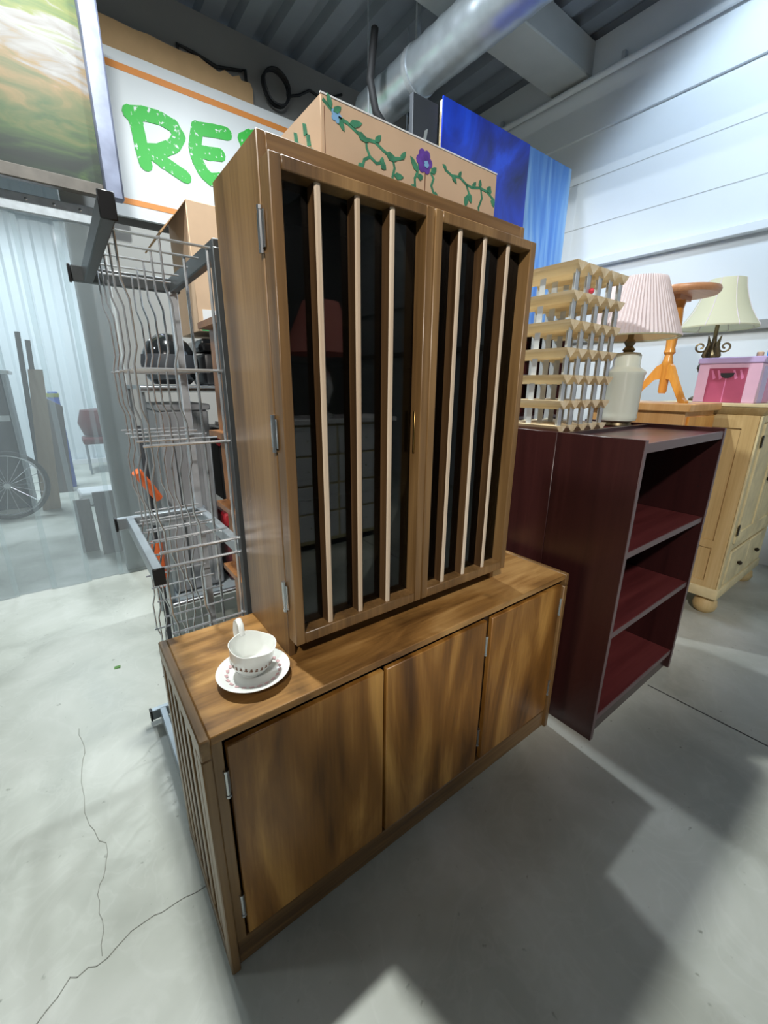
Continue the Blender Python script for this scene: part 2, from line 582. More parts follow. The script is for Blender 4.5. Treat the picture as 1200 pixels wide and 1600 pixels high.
def ribbon(pts, wd, z=0.0012):
    mb = MB()
    for a, b_ in zip(pts[:-1], pts[1:]):
        a, b_ = Vector((a[0], a[1], 0)), Vector((b_[0], b_[1], 0))
        d = (b_-a).normalized()
        n = Vector((-d.y, d.x, 0))*wd/2
        a2, b2 = a-d*wd*0.3, b_+d*wd*0.3
        mb.hexa([a2-n, b2-n, b2+n, a2+n] + [p+Vector((0, 0, z)) for p in (a2-n, b2-n, b2+n, a2+n)])
    return mb
def jit(pts, k=3, amp=0.006):
    out = []
    for a, b_ in zip(pts[:-1], pts[1:]):
        for i in range(k):
            t = i/k
            out.append((a[0]+(b_[0]-a[0])*t+random.uniform(-amp, amp), a[1]+(b_[1]-a[1])*t+random.uniform(-amp, amp)))
    out.append(pts[-1])
    return out
build('floor_crack', ribbon(jit([(-.55, .05), (-.382, .185), (-.321, .234), (-.269, .225), (-.212, .245), (-.135, .257), (-.079, .252), (-.002, .244)]), 0.0022), M['crack'], fl)
build('floor_crack', ribbon(jit([(-.275, 1.169), (-.262, 1.057), (-.267, .932), (-.276, .721), (-.254, .625), (-.224, .553), (-.225, .473), (-.25, .409), (-.249, .324), (-.255, .24)]), 0.0018), M['crack'], fl)
build('expansion_joint', bx(1.985, 1.992, -6, -0.15, 0, 0.001), M['joint'], fl)

# walls
struct('wall_back', bx(0.34, XR, YB, YB+0.15, 0, ZC), M['greywall'], 'grey back wall behind the green lettered sign', 'wall')
wr = struct('wall_right', bx(XR, XR+0.2, -6, 9.0, 0, ZC), M['whitewall'], 'white painted block wall on the right', 'wall')
build('wall_ledge', bx(XR-0.07, XR, -6, YB, 2.56, 2.63), M['whitewall'], wr, bevel=0.006)
build('wall_rail', bx(XR-0.05, XR, -6, YB, 1.86, 1.93), M['greywall'], wr, bevel=0.006)
build('wall_band', bx(XR-0.03, XR, -6, YB, 3.73, ZC), M['whitewall'], wr)
for zc_ in (2.95, 3.35):
    build('course_line', bx(XR-0.002, XR, -6, YB, zc_, zc_+0.006), M['concrete'], wr)
struct('wall_left', bx(-4.65, -4.5, -6, 9.0, 0, ZC), M['greywall'], 'far grey wall on the left, out of the picture', 'wall')
struct('wall_front', bx(-4.5, XR, -6.15, -6, 0, ZC), M['greywall'], 'grey wall at the front of the hall', 'wall')
# back room wall: white corrugated sheeting
mb = MB()
x = -4.5
P_ = []
while x < 1.6:
    P_ += [(x, 8.7), (x+0.10, 8.7), (x+0.14, 8.66), (x+0.24, 8.66), (x+0.28, 8.7)]
    x += 0.28
mb.prism(P_+[(P_[-1][0], 8.95), (-4.5, 8.95)], 'z', 0, ZC)
struct('wall_far', mb, M['corrwhite'], 'white corrugated metal wall beyond the plastic strip curtain', 'wall')
struct('trim_1', bx(-4.5, 1.6, 8.60, 8.66, 0, 0.08), M['white'], 'white kerb along the foot of the corrugated wall', 'trim')
struct('wall_partition', bx(0.30, 1.3, 2.87, 2.93, 0, 2.42), M['greywall'], 'low grey partition beneath the sign', 'wall')
struct('door_post', bx(0.10, 0.30, 2.86, 2.98, 0, 2.62), M['concrete'], 'grey post at the edge of the strip curtain doorway', 'post', bevel=0.005)

# ceiling: ribbed steel deck
mb = MB()
x = -4.6
prof = []
while x < XR+0.1:
    prof += [(x, ZC), (x+0.15, ZC), (x+0.18, ZC+0.07), (x+0.27, ZC+0.07), (x+0.30, ZC)]
    x += 0.30
mb.prism(prof+[(XR+0.2, ZC+0.2), (-4.6, ZC+0.2)], 'y', -6, 9.0)
struct('ceiling', mb, M['deck'], 'ribbed grey steel roof deck', 'ceiling')
bm_ = struct('beam', bx(-4.5, XR, 2.02, 2.42, 4.18, ZC), M['concrete'], 'pale boxed beam crossing the ceiling', 'beam', bevel=0.01)
cd = thing('conduit', 'thin white conduit along the top of the white wall', 'conduit', (XR-0.06, 1, 4.0))
build('pipe', MB().tube([(XR-0.075, -5.9, 4.10), (XR-0.075, YB-0.05, 4.14)], 0.028, 10), M['whitewall'], cd, smooth=True)
for yy in (0.4, 1.7, 3.0):
    build('clip', bx(XR-0.08, XR-0.031, yy, yy+0.03, 4.14, 4.22), M['galv'], cd)

# ------------------------------------------------------------------ galvanised duct
dt = thing('spiral_duct', 'galvanised round spiral duct running under the roof deck', 'duct', (2.72, 1.2, 3.9))
mb = MB()
ys = [-5.0+0.04*i for i in range(int(8.3/0.04)+1)]
mb.tube([(2.72, yy, 3.9) for yy in ys], [0.168+(0.004 if i % 4 == 0 else 0) for i in range(len(ys))], 28)
build('pipe', mb, M['duct'], dt, smooth=True)
for yy in (0.6, 2.6):
    build('collar', MB().lathe([(0.178, 0), (0.178, 0.05)], (2.72, yy, 3.9), 28, True, 'y'), M['galv'], dt, smooth=True)
    build('hanger', bx(2.70, 2.74, yy-0.01, yy+0.01, 4.06, ZC), M['galv'], dt)
# heater and flue behind the box
ht = thing('unit_heater', 'dark grey unit heater hanging under the duct behind the flowered box', 'heater', (2.6, 2.9, 3.1))
build('casing', bx(2.44, 2.92, 2.75, 3.15, 3.05, 3.50), M['charcoal'], ht, bevel=0.01)
for i in range(8):
    build('louvre', MB().hexa([(2.47, 2.735, 3.09+i*.05), (2.70, 2.735, 3.09+i*.05), (2.70, 2.75, 3.12+i*.05), (2.47, 2.75, 3.12+i*.05),
                               (2.47, 2.73, 3.10+i*.05), (2.70, 2.73, 3.10+i*.05), (2.70, 2.75, 3.13+i*.05), (2.47, 2.75, 3.13+i*.05)]), M['galv'], ht)
build('flue', MB().lathe([(0.055, 0), (0.055, 0.385)], (2.74, 2.62, 3.33), 20), M['duct'], ht, smooth=True)
build('flue_collar', MB().lathe([(0.066, 0), (0.066, 0.06)], (2.74, 2.62, 3.50), 20), M['steel'], ht, smooth=True)
build('gas_valve', MB().lathe([(0.02, 0), (0.035, 0.03), (0.035, 0.11), (0.02, 0.14)], (2.66, 2.60, 3.36), 16), M['steel'], ht, smooth=True)
build('gas_hose', MB().tube([(2.36, 2.7, 4.1), (2.30, 2.68, 3.75), (2.34, 2.66, 3.55), (2.48, 2.64, 3.42), (2.64, 2.62, 3.42)], 0.03, 10), M['rubber'], ht, smooth=True)

for hx_ in (2.47, 2.905):
    build('hanger_rod', MB().tube([(hx_, 2.95, 3.49), (hx_, 2.95, ZC)], 0.006, 6), M['galv'], ht)
# black cables on the back wall
cb = tag(build('cable_coil', MB().tube([(2.04+0.13*math.cos(a)*(1+0.06*math.sin(3*a)), YB-0.03-0.004*a, 4.12+0.14*math.sin(a)) for a in [i*0.25 for i in range(75)]], 0.011, 6), M['cable'], smooth=True, origin=(2.04, YB, 3.95)),
         'coil of black cable hung on the grey back wall', 'cable')
tag(build('wall_cable', MB().tube([(1.19, YB-0.02, 4.0), (1.18, YB-0.02, 4.15), (1.30, YB-0.02, 4.14), (1.50, YB-0.02, 4.11), (1.72, YB-0.02, 4.16), (1.76, YB-0.02, 4.18), (1.765, YB-0.02, 4.02)], 0.013, 6), M['cable'], smooth=True, origin=(1.4, YB, 4.1)),
    'bent black cable fixed above the torn cardboard', 'cable')
tag(build('wall_cable', MB().tube([(2.17, YB-0.02, 4.12), (2.30, YB-0.02, 4.17), (2.42, YB-0.02, 4.25), (2.55, YB-0.02, 4.23), (2.72, YB-0.02, 4.30), (2.8, YB-0.02, 4.34)], 0.012, 6), M['cable'], smooth=True, origin=(2.5, YB, 4.2)),
    'black cable sagging from the coil towards the duct', 'cable')

# ------------------------------------------------------------------ sign, cardboard sheet
sg = thing('lettered_sign', 'white sign board with orange stripes and green hand-drawn letters', 'sign', (1.5, 3.84, 2.75))
build('board', bx(0.50, 2.75, 3.80, 3.84, 2.75, 3.88), M['whitesign'], sg)
build('stripe', bx(0.50, 2.75, 3.796, 3.80, 3.755, 3.800), M['orange'], sg)
build('stripe', bx(0.50, 2.75, 3.796, 3.80, 2.842, 2.885), M['orange'], sg)
def stroke(pts, r, y, th=0.006, n=10):
    """flat rounded brush stroke in the xz plane"""
    mb = MB()
    for k, (x_, z_) in enumerate(pts):
        rr = r*random.uniform(0.9, 1.1)
        mb.prism([(x_+rr*math.cos(2*PI*i/n), z_+rr*math.sin(2*PI*i/n)) for i in range(n)], 'y', y-th-random.uniform(0, .0008), y)
        if k:
            a, b_ = Vector((pts[k-1][0], 0, pts[k-1][1])), Vector((x_, 0, z_))
            d = (b_-a).normalized()
            nn = Vector((-d.z, 0, d.x))*r*0.97
            q = [a-nn, b_-nn, b_+nn, a+nn]
            mb.prism([(p.x, p.z) for p in q], 'y', y-th-random.uniform(0, .0008), y)
    return mb
def sgn(px, py):      # sheet coordinates of the lettering
    return px, py
R_ = [[(0.755, 3.47), (0.762, 3.445), (0.773, 3.363), (0.781, 3.257), (0.796, 3.165)],
      [(0.728, 3.49), (0.831, 3.518), (0.95, 3.525), (1.045, 3.501), (1.088, 3.442), (1.037, 3.36), (0.918, 3.29), (0.807, 3.262)],
      [(0.842, 3.262), (0.933, 3.219), (1.029, 3.18), (1.104, 3.151)]]
E_ = [[(1.245, 3.547), (1.226, 3.473), (1.205, 3.389), (1.217, 3.308), (1.262, 3.224), (1.324, 3.186), (1.41, 3.21)],
      [(1.276, 3.548), (1.392, 3.568), (1.50, 3.58)], [(1.225, 3.376), (1.318, 3.382), (1.42, 3.40)]]
S_ = [[(2.0, 3.60), (1.86, 3.645), (1.72, 3.63), (1.655, 3.58), (1.69, 3.48), (1.82, 3.43), (1.94, 3.37), (1.93, 3.27), (1.80, 3.21), (1.66, 3.24)]]
for ch in (R_, E_, S_):
    mb = MB()
    for st in ch:
        t = stroke(st, 0.052, 3.80)
        mb.add(t.v, t.f)
    build('letter', mb, M['signgreen'], sg)
# torn cardboard behind the sign
top = [(1.80, 4.03), (1.78, 4.07), (1.70, 4.06), (1.68, 4.09), (1.62, 4.06), (1.55, 4.085), (1.5, 4.05), (1.40, 4.075), (1.33, 4.10), (1.2, 4.085), (1.05, 4.09), (0.95, 4.10), (0.85, 4.09), (0.7, 4.10), (0.45, 4.10)]
tag(build('cardboard_sheet', MB().prism([(0.45, 2.8), (1.80, 2.8)]+top, 'y', 3.86, 3.885), M['card'], origin=(1.1, 3.87, 2.8)),
    'torn brown cardboard sheet standing up behind the white sign', 'cardboard')

# ------------------------------------------------------------------ landscape painting over the doorway
pt = thing('landscape_painting', 'large landscape painting of a stream in a pale silver frame', 'painting', (-0.3, 2.72, 2.5))
land = paint('landscape_paint', [(0.0, (20, 30, 26)), (0.12, (30, 46, 30)), (0.24, (58, 80, 38)), (0.34, (92, 92, 50)), (0.44, (132, 106, 66)),
                                 (0.50, (132, 126, 122)), (0.58, (152, 150, 150)), (0.63, (120, 128, 54)), (0.72, (84, 110, 46)), (0.79, (48, 96, 106)), (0.86, (96, 128, 122)), (0.93, (84, 118, 52)), (1.0, (52, 100, 118))],
             scale=(1.6, 1, 5.5), axis='Z', distort=1.4, noise=0.6, nscale=1.8, rng=(0.0, 1.25), rough=0.5)
build('canvas', bx(-1.15, 0.33, 2.715, 2.74, 2.56, 3.9), land, pt)
build('frame_side', MB().hexa([(0.325, 2.69, 2.50), (0.43, 2.69, 2.50), (0.43, 2.75, 2.50), (0.325, 2.75, 2.50), (0.325, 2.69, 3.95), (0.43, 2.69, 3.95), (0.43, 2.75, 3.95), (0.325, 2.75, 3.95)]), M['silver'], pt, bevel=0.012)
build('frame_bottom', bx(-1.2, 0.325, 2.70, 2.75, 2.50, 2.57), M['framedark'], pt, bevel=0.006)
build('frame_top', bx(-1.2, 0.43, 2.69, 2.75, 3.90, 3.97), M['silver'], pt, bevel=0.01)
# strip curtain
sc_ = thing('strip_curtain', 'clear plastic strip curtain hanging from a riveted metal rail', 'curtain', (-0.5, 2.83, 0))
rail = build('rail', bx(-1.6, 0.28, 2.79, 2.85, 2.36, 2.46), M['galv'], sc_, bevel=0.006)
for i in range(14):
    build('rivet', MB().lathe([(0.009, 0), (0.009, 0.003), (0.005, 0.006)], (-1.5+i*0.13, 2.79, 2.43), 10, True, 'y'), M['steel'], rail, smooth=True)
for i in range(9):
    x0 = -1.6+i*0.205
    yy = 2.81+(i % 2)*0.022
    mb = MB()
    n = 8
    vs = []
    for k in range(n+1):
        t = k/n
        xx = x0+t*0.235
        bow = 0.012*math.sin(t*PI)
        vs += [(xx, yy-bow, 0.005), (xx, yy-bow, 2.37)]
    fs = [(2*k, 2*k+2, 2*k+3, 2*k+1) for k in range(n)]
    o = build('strip', mb.add(vs, fs), M['vinyl'], sc_, smooth=True)

# things seen through the curtain
tag(build('plywood_board', MB().hexa([(-0.47, 5.30, 0.0), (-0.30, 5.30, 0), (-0.30, 5.34, 0), (-0.47, 5.34, 0), (-0.33, 5.42, 1.55), (-0.20, 5.42, 1.55), (-0.20, 5.46, 1.55), (-0.33, 5.46, 1.55)]), M['ply'], origin=(-0.53, 5.3, 0)),
    'narrow plywood board standing behind the plastic strips', 'board')
tag(build('weathered_board', MB().hexa([(-0.34, 6.2, 0), (-0.16, 6.2, 0), (-0.16, 6.26, 0), (-0.34, 6.26, 0), (-0.24, 6.3, 1.22), (-0.09, 6.3, 1.12), (-0.09, 6.36, 1.12), (-0.24, 6.36, 1.22)]), M['greybrown'], origin=(-0.28, 6.2, 0)),
    'grey brown weathered board leaning to the right of the plywood', 'board')
lk = thing('slate_locker', 'dark slate locker behind the left of the strip curtain', 'locker', (-1.05, 5.7, 0))
build('body', bx(-1.55, -0.54, 5.55, 6.0, 0, 1.50), M['navy'], lk, bevel=0.01)
build('door', bx(-1.03, -0.56, 5.535, 5.55, 0.06, 1.46), M['charcoal'], lk, bevel=0.004)
build('top_board', bx(-1.6, -0.50, 5.51, 6.04, 1.50, 1.54), M['white'], lk, bevel=0.004)
build('label_card', bx(-0.70, -0.58, 5.53, 5.535, 1.0, 1.06), M['paper'], lk)
for i, dx in enumerate((0, 0.075)):
    tag(build('pole', MB().tube([(-0.46+dx, 5.66, 0), (-0.36+dx, 5.72, 1.95-0.08*i)], 0.026, 10), M['charcoal'], smooth=True, origin=(-0.46+dx, 5.66, 0)),
        ['taller of two dark poles standing above the plywood board', 'shorter of two dark poles standing above the plywood board'][i], 'pole', 'dark poles behind the curtain')
bw = thing('bicycle_wheel', 'bicycle wheel leaning against the dark locker behind the plastic strips', 'wheel', (-0.70, 5.3, 0))
cx_, cy_, cz_, rw = -0.70, 5.12, 0.36, 0.34
build('tyre', MB().tube([(cx_+rw*math.cos(a), cy_+0.06*math.sin(a), cz_+rw*math.sin(a)) for a in [2*PI*i/48 for i in range(48)]], 0.02, 8, True), M['rubber'], bw, smooth=True)
build('rim', MB().tube([(cx_+(rw-.03)*math.cos(a), cy_+0.055*math.sin(a), cz_+(rw-.03)*math.sin(a)) for a in [2*PI*i/48 for i in range(48)]], 0.009, 6, True), M['steel'], bw, smooth=True)
build('hub', MB().lathe([(0.03, -0.04), (0.03, 0.04)], (cx_, cy_, cz_), 14, True, 'y'), M['steel'], bw)
for i in range(18):
    a = 2*PI*i/18
    build('spoke', MB().tube([(cx_, cy_, cz_), (cx_+(rw-.03)*math.cos(a), cy_+0.055*math.sin(a), cz_+(rw-.03)*math.sin(a))], 0.003, 5), M['steel'], bw)
ch = thing('dark_red_chair', 'dark red vinyl chair far behind the plastic strips', 'chair', (0.35, 7.6, 0))
build('backrest', MB().lathe([(0.05, -0.22), (0.20, -0.2), (0.26, 0), (0.20, 0.2), (0.05, 0.22)], (0.32, 7.7, 0.80), 20), M['darkred'], ch, smooth=True)
build('seat', bx(0.08, 0.62, 7.35, 7.85, 0.48, 0.58), M['darkred'], ch, bevel=0.03, seg=2)
for (a, b_) in ((0.12, 7.4), (0.58, 7.4), (0.12, 7.8), (0.58, 7.8)):
    build('leg', MB().tube([(a, b_, 0), (a, b_, 0.5)], 0.015, 8), M['greybar'], ch)
bd = thing('blue_bundle', 'blue bundle with lime yellow tape beside the plywood board', 'bundle', (-0.17, 6.55, 0))
build('roll', MB().lathe([(0.06, 0), (0.065, 0.05), (0.065, 1.26), (0.05, 1.30)], (-0.17, 6.55, 0), 16), M['blue'], bd, smooth=True)
build('tape', MB().lathe([(0.068, 0), (0.068, 0.05)], (-0.17, 6.55, 1.23), 16), M['yellow'], bd, smooth=True)
for i, (x0, x1, y0, h, lb) in enumerate(((-0.02, 0.14, 3.35, 0.52, 'taller of two grey boards leaning at the foot of the doorway post'), (-0.16, -0.04, 3.5, 0.44, 'shorter of two grey boards leaning beside the doorway post'))):
    tag(build('grey_board', MB().hexa([(x0, y0, 0), (x1, y0, 0), (x1, y0+.03, 0), (x0, y0+.03, 0), (x0, y0+.12, h), (x1, y0+.12, h), (x1, y0+.15, h), (x0, y0+.15, h)]), M['greybrown'], origin=((x0+x1)/2, y0, 0)),
        lb, 'board', 'grey boards by the post')
tag(build('white_tub', MB().prism([(-0.10, 5.2), (0.26, 5.2), (0.28, 5.6), (-0.12, 5.6)], 'z', 0, 0.16), M['white'], bevel=0.02, origin=(0.08, 5.4, 0)), 'low white tub on the floor behind the strips', 'tub')

# ------------------------------------------------------------------ blue canvases
def streaks(name, stops, s=(3.0, 1, 0.5)):
    return paint(name, stops, scale=s, distort=1.6, nscale=1.2, detail=6)
deep = streaks('deep_blue_paint', [(0.25, (8, 20, 80)), (0.42, (14, 44, 168)), (0.55, (22, 74, 226)), (0.8, (40, 100, 235))], (1.2, 1, 0.9))
pale = streaks('pale_blue_paint', [(0.25, (40, 92, 190)), (0.45, (84, 140, 214)), (0.6, (128, 174, 222)), (0.8, (176, 206, 232))], (4.0, 1, 0.45))
for (x0, x1, y0, mt, lb) in ((2.46, 3.50, 1.99, deep, 'large deep blue canvas standing high behind the flowered box'), (3.505, 4.18, 2.0, pale, 'pale streaky blue canvas at the right of the deep blue one')):
    t = thing('blue_canvas', lb, 'painting', ((x0+x1)/2, y0, 1.93), 'blue canvases')
    build('canvas', bx(x0, x1, y0, y0+0.012, 1.93, 3.41), mt, t)
    build('stretcher_frame', bx(x0+.01, x1-.01, y0+0.012, y0+0.045, 1.94, 3.40), M['pine'], t)
tb = thing('charcoal_board', 'charcoal panel with a foil sticker beside the deep blue canvas', 'panel', (2.42, 2.05, 2.6))
build('board', bx(2.20, 2.44, 2.02, 2.06, 1.93, 3.36), M['charcoal'], tb, bevel=0.004)
build('sticker', MB().prism([(2.30, 3.10), (2.33, 3.12), (2.345, 3.19), (2.315, 3.17)], 'y', 2.018, 2.02), M['sticker'], tb)
# storage shelving that carries them
sh = thing('storage_shelving', 'dark brown storage shelving seen through the gaps of the wine rack', 'shelving', (3.3, 2.05, 0))
for x0 in (2.15, 3.2, 4.2):
    build('upright', bx(x0, x0+0.04, 1.85, 2.30, 0, 1.90), M['laminate'], sh)
for z0 in (0.1, 0.6, 1.1, 1.5, 1.90):
    build('shelf', bx(2.15, 4.24, 1.85, 2.30, z0, z0+0.03), M['laminate'], sh)
build('back_panel', bx(2.15, 4.24, 2.30, 2.31, 0, 1.93), M['lam_lit'], sh)

# ------------------------------------------------------------------ SIDEBOARD (base of the china cabinet)
W, D, H = 1.355, 0.432, 0.72
sb = thing('walnut_sideboard', 'long low walnut sideboard with three plain doors under the glazed hutch', 'sideboard', (W/2, D/2, 0))
# left side: frame with upright slats
def side_panel(x0, x1):
    parts = []
    build('side_post', bx(x0, x1, 0.0, 0.045, 0, H-0.05), M['walnut_z'], sb, bevel=0.003)
    build('side_post', bx(x0, x1, D-0.04, D, 0, H-0.05), M['walnut_z'], sb, bevel=0.003)
    build('side_rail', bx(x0, x1, 0.0, D, H-0.05, H), M['walnut_y'], sb, bevel=0.003)
    build('side_rail', bx(x0, x1, 0.045, D-0.04, 0, 0.07), M['walnut_y'], sb, bevel=0.003)
    n = 5
    for i in range(n):
        yc = 0.045+(D-0.085)*(i+0.5)/n
        build('side_slat', bx(x0+0.002, x1-0.002, yc-0.017, yc+0.017, 0.07, H-0.05), M['walnut_z'], sb, bevel=0.002)
    inner = (x1, x1+0.008) if x0 < 0.5 else (x0-0.008, x0)
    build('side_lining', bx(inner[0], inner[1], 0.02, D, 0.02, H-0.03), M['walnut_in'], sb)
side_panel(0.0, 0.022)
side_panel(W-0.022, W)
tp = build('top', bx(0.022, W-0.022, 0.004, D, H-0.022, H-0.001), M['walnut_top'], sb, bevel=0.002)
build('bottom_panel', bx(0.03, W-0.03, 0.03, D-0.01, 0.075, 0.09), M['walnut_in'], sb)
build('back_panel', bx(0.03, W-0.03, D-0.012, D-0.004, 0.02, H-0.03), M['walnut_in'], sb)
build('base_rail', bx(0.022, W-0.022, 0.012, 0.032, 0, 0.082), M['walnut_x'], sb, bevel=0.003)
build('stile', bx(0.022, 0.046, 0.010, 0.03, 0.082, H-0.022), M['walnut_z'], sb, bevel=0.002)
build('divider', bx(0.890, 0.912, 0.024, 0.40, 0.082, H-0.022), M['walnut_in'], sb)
def knuckle(x, y, z, h=0.062, r=0.0055, parent=None, leaf=0.010):
    mb = MB().tube([(x, y, z-h/2), (x, y, z+h/2)], r, 8)
    mb.tube([(x, y, z+h/2), (x, y, z+h/2+0.006)], r*1.25, 8)
    mb.tube([(x, y, z-h/2-0.006), (x, y, z-h/2)], r*1.25, 8)
    mb.box(x-leaf, x+leaf, y+0.001, y+0.0045, z-h/2, z+h/2)
    return build('hinge', mb, M['steel'], parent, smooth=True)
for (x0, x1, hx) in ((0.052, 0.467, 0.046), (0.477, 0.888, 0.893), (0.915, 1.328, 1.333)):
    dr = build('door', bx(x0, x1, 0.008, 0.026, 0.090, 0.676), M['walnut_door'], sb, bevel=0.0025)
    knuckle(hx, 0.010, 0.580, parent=dr)
    knuckle(hx, 0.010, 0.200, parent=dr)

# ------------------------------------------------------------------ HUTCH
hx0, hx1, hyf, hzt = 0.266, 1.0895, 0.155, 1.8606
ht_ = thing('glazed_hutch', 'tall walnut hutch with two slatted glass doors standing on the sideboard', 'cabinet', ((hx0+hx1)/2, 0.29, H))
build('side', bx(hx0, hx0+0.018, hyf, D, H, hzt), M['walnut_z'], ht_, bevel=0.002)
build('side', bx(hx1-0.018, hx1, hyf, D, H, hzt), M['walnut_z'], ht_, bevel=0.002)
build('top', bx(hx0+0.018, hx1-0.018, hyf, D, hzt-0.05, hzt), M['walnut_x'], ht_, bevel=0.002)
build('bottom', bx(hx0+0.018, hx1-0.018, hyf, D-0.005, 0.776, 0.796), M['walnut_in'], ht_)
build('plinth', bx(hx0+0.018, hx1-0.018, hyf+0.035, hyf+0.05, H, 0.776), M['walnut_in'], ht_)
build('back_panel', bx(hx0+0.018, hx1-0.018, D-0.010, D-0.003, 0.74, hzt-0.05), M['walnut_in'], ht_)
for zz in (1.12, 1.45):
    build('glass_shelf', bx(hx0+0.020, hx1-0.020, hyf+0.05, D-0.012, zz, zz+0.006), M['clear'], ht_)
for xx in (0.48, 0.584):
    build('catch', bx(xx-0.014, xx+0.014, 0.19, 0.20, hzt-0.064, hzt-0.05), M['steel'], ht_)
DY0, DY1, DZ0, DZ1 = 0.1076, 0.152, 0.776, 1.8103
for (x0, x1, side) in ((hx0+0.001, 0.680, 0), (0.6835, hx1-0.001, 1)):
    dr = build('door', bx(x0, x0+0.025, DY0, DY1, DZ0, DZ1).box(x1-0.025, x1, DY0, DY1, DZ0, DZ1)
               .box(x0+0.025, x1-0.025, DY0, DY1, DZ0, DZ0+0.03).box(x0+0.025, x1-0.025, DY0, DY1, DZ1-0.024, DZ1), M['walnut_z'], ht_, bevel=0.002)
    build('pane', bx(x0+0.02, x1-0.02, 0.1465, 0.1505, DZ0+0.02, DZ1-0.02), M['smoked'], dr)
    for xc in ((0.371, 0.466, 0.560) if side == 0 else (0.780, 0.875, 0.973)):
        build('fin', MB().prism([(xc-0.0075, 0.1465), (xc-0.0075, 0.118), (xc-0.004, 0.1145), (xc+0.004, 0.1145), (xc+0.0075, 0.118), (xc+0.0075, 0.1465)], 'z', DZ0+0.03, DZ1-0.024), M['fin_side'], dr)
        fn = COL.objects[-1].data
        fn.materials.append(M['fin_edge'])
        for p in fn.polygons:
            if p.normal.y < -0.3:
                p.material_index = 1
    if side == 0:
        build('pull', MB().prism([(0.1265, 1.228), (0.1335, 1.228), (0.1335, 1.340), (0.1265, 1.340)], 'x', x1-0.029, x1-0.025), M['brass'], dr, bevel=0.0012)
    for zz in (1.694, 1.30, 0.898):
        hx = hx0-0.003 if side == 0 else hx1+0.003
        mb = MB().tube([(hx, 0.1535, zz-0.034), (hx, 0.1535, zz+0.034)], 0.005, 8)
        mb.tube([(hx, 0.1535, zz+0.034), (hx, 0.1535, zz+0.041)], 0.0062, 8).tube([(hx, 0.1535, zz-0.041), (hx, 0.1535, zz-0.034)], 0.0062, 8)
        sgx = (hx, hx+0.0025) if side == 0 else (hx-0.0025, hx)
        mb.box(sgx[0], sgx[1], 0.137, 0.170, zz-0.032, zz+0.032)
        build('hinge', mb, M['steel'], dr, smooth=True)

# ------------------------------------------------------------------ teacup on saucer
SC = (0.163, 0.135)
sa = thing('saucer', 'white porcelain saucer with a faint rose print on the sideboard', 'saucer', (SC[0], SC[1], H))
build('dish', MB().lathe([(0.0, 0.003), (0.034, 0.003), (0.036, 0.0), (0.040, 0.0), (0.046, 0.006), (0.072, 0.015), (0.0855, 0.0215), (0.0865, 0.0235), (0.084, 0.0235), (0.070, 0.0185), (0.048, 0.0105), (0.040, 0.0085), (0.0, 0.0085)], (SC[0], SC[1], H), 64, False), M['porcelain'], sa, smooth=True)
def sprig(r0, z0, a, k):
    c = Vector((SC[0]+r0*math.cos(a), SC[1]+r0*math.sin(a), z0))
    t = Vector((-math.sin(a), math.cos(a), 0))
    rr = Vector((math.cos(a), math.sin(a), 0.26))
    w_ = 0.007
    return [c-t*w_, c+t*w_*0.6-rr*0.002, c+t*w_+rr*0.003, c-t*w_*0.2+rr*0.007]
mb = MB()
for i in range(22):
    a = 2*PI*i/22
    q = sprig(0.060, H+0.0163, a, i)
    mb.add([p for p in q]+[p+Vector((0, 0, 0.0006)) for p in q], [(4, 5, 6, 7), (0, 1, 5, 4), (1, 2, 6, 5), (2, 3, 7, 6), (3, 0, 4, 7)])
build('rose_print', mb, M['pinkprint'], sa)
CC = (SC[0]-0.004, SC[1]+0.008, H+0.0095)
cu = thing('teacup', 'white porcelain teacup with a brown floral band standing on the saucer', 'cup', CC)
KC = 1.17
pr_o = [(0.022, 0.0), (0.022, 0.004), (0.024, 0.006), (0.034, 0.013), (0.041, 0.026), (0.0435, 0.042), (0.045, 0.056), (0.0475, 0.066)]
pr_i = [(0.0460, 0.066), (0.0432, 0.056), (0.0415, 0.042), (0.039, 0.027), (0.032, 0.015), (0.015, 0.010), (0.0, 0.0095)]
mb = MB()
n = 64
allp = [(r*KC, h*KC) for r, h in [(0, 0.001)]+pr_o+pr_i]
vs = []
for (r, h) in allp:
    for k in range(n):
        a = 2*PI*k/n
        wv = max(0, (h/KC-0.045)/0.021)
        hh = h+wv*0.0022*math.cos(4*a+0.4)
        vs.append((CC[0]+r*math.cos(a), CC[1]+r*math.sin(a), CC[2]+hh))
fs = []
for i in range(len(allp)-1):
    for k in range(n):
        fs.append((i*n+k, i*n+(k+1) % n, (i+1)*n+(k+1) % n, (i+1)*n+k))
build('bowl', mb.add(vs, fs), M['porcelain'], cu, smooth=True)
ha = math.radians(96)
hd = Vector((math.cos(ha), math.sin(ha), 0))
hp = [Vector(CC)+hd*r*KC+Vector((0, 0, h*KC)) for r, h in ((0.040, 0.024), (0.054, 0.026), (0.069, 0.038), (0.078, 0.058), (0.078, 0.077), (0.068, 0.087), (0.055, 0.080), (0.0445, 0.060))]
hpf = []
for i in range(len(hp)-1):
    for t in (0, 0.5):
        hpf.append(hp[i].lerp(hp[i+1], t))
hpf.append(hp[-1])
mb = MB()
side_v = Vector((-hd.y, hd.x, 0))
vs = []
for i, p in enumerate(hpf):
    t = (hpf[min(i+1, len(hpf)-1)]-hpf[max(i-1, 0)]).normalized()
    nn = t.cross(side_v).normalized()
    for k in range(8):
        a = 2*PI*k/8
        vs.append(p+side_v*0.0075*math.cos(a)+nn*0.0034*math.sin(a))
fs = []
for i in range(len(hpf)-1):
    for k in range(8):
        fs.append((i*8+k, i*8+(k+1) % 8, (i+1)*8+(k+1) % 8, (i+1)*8+k))
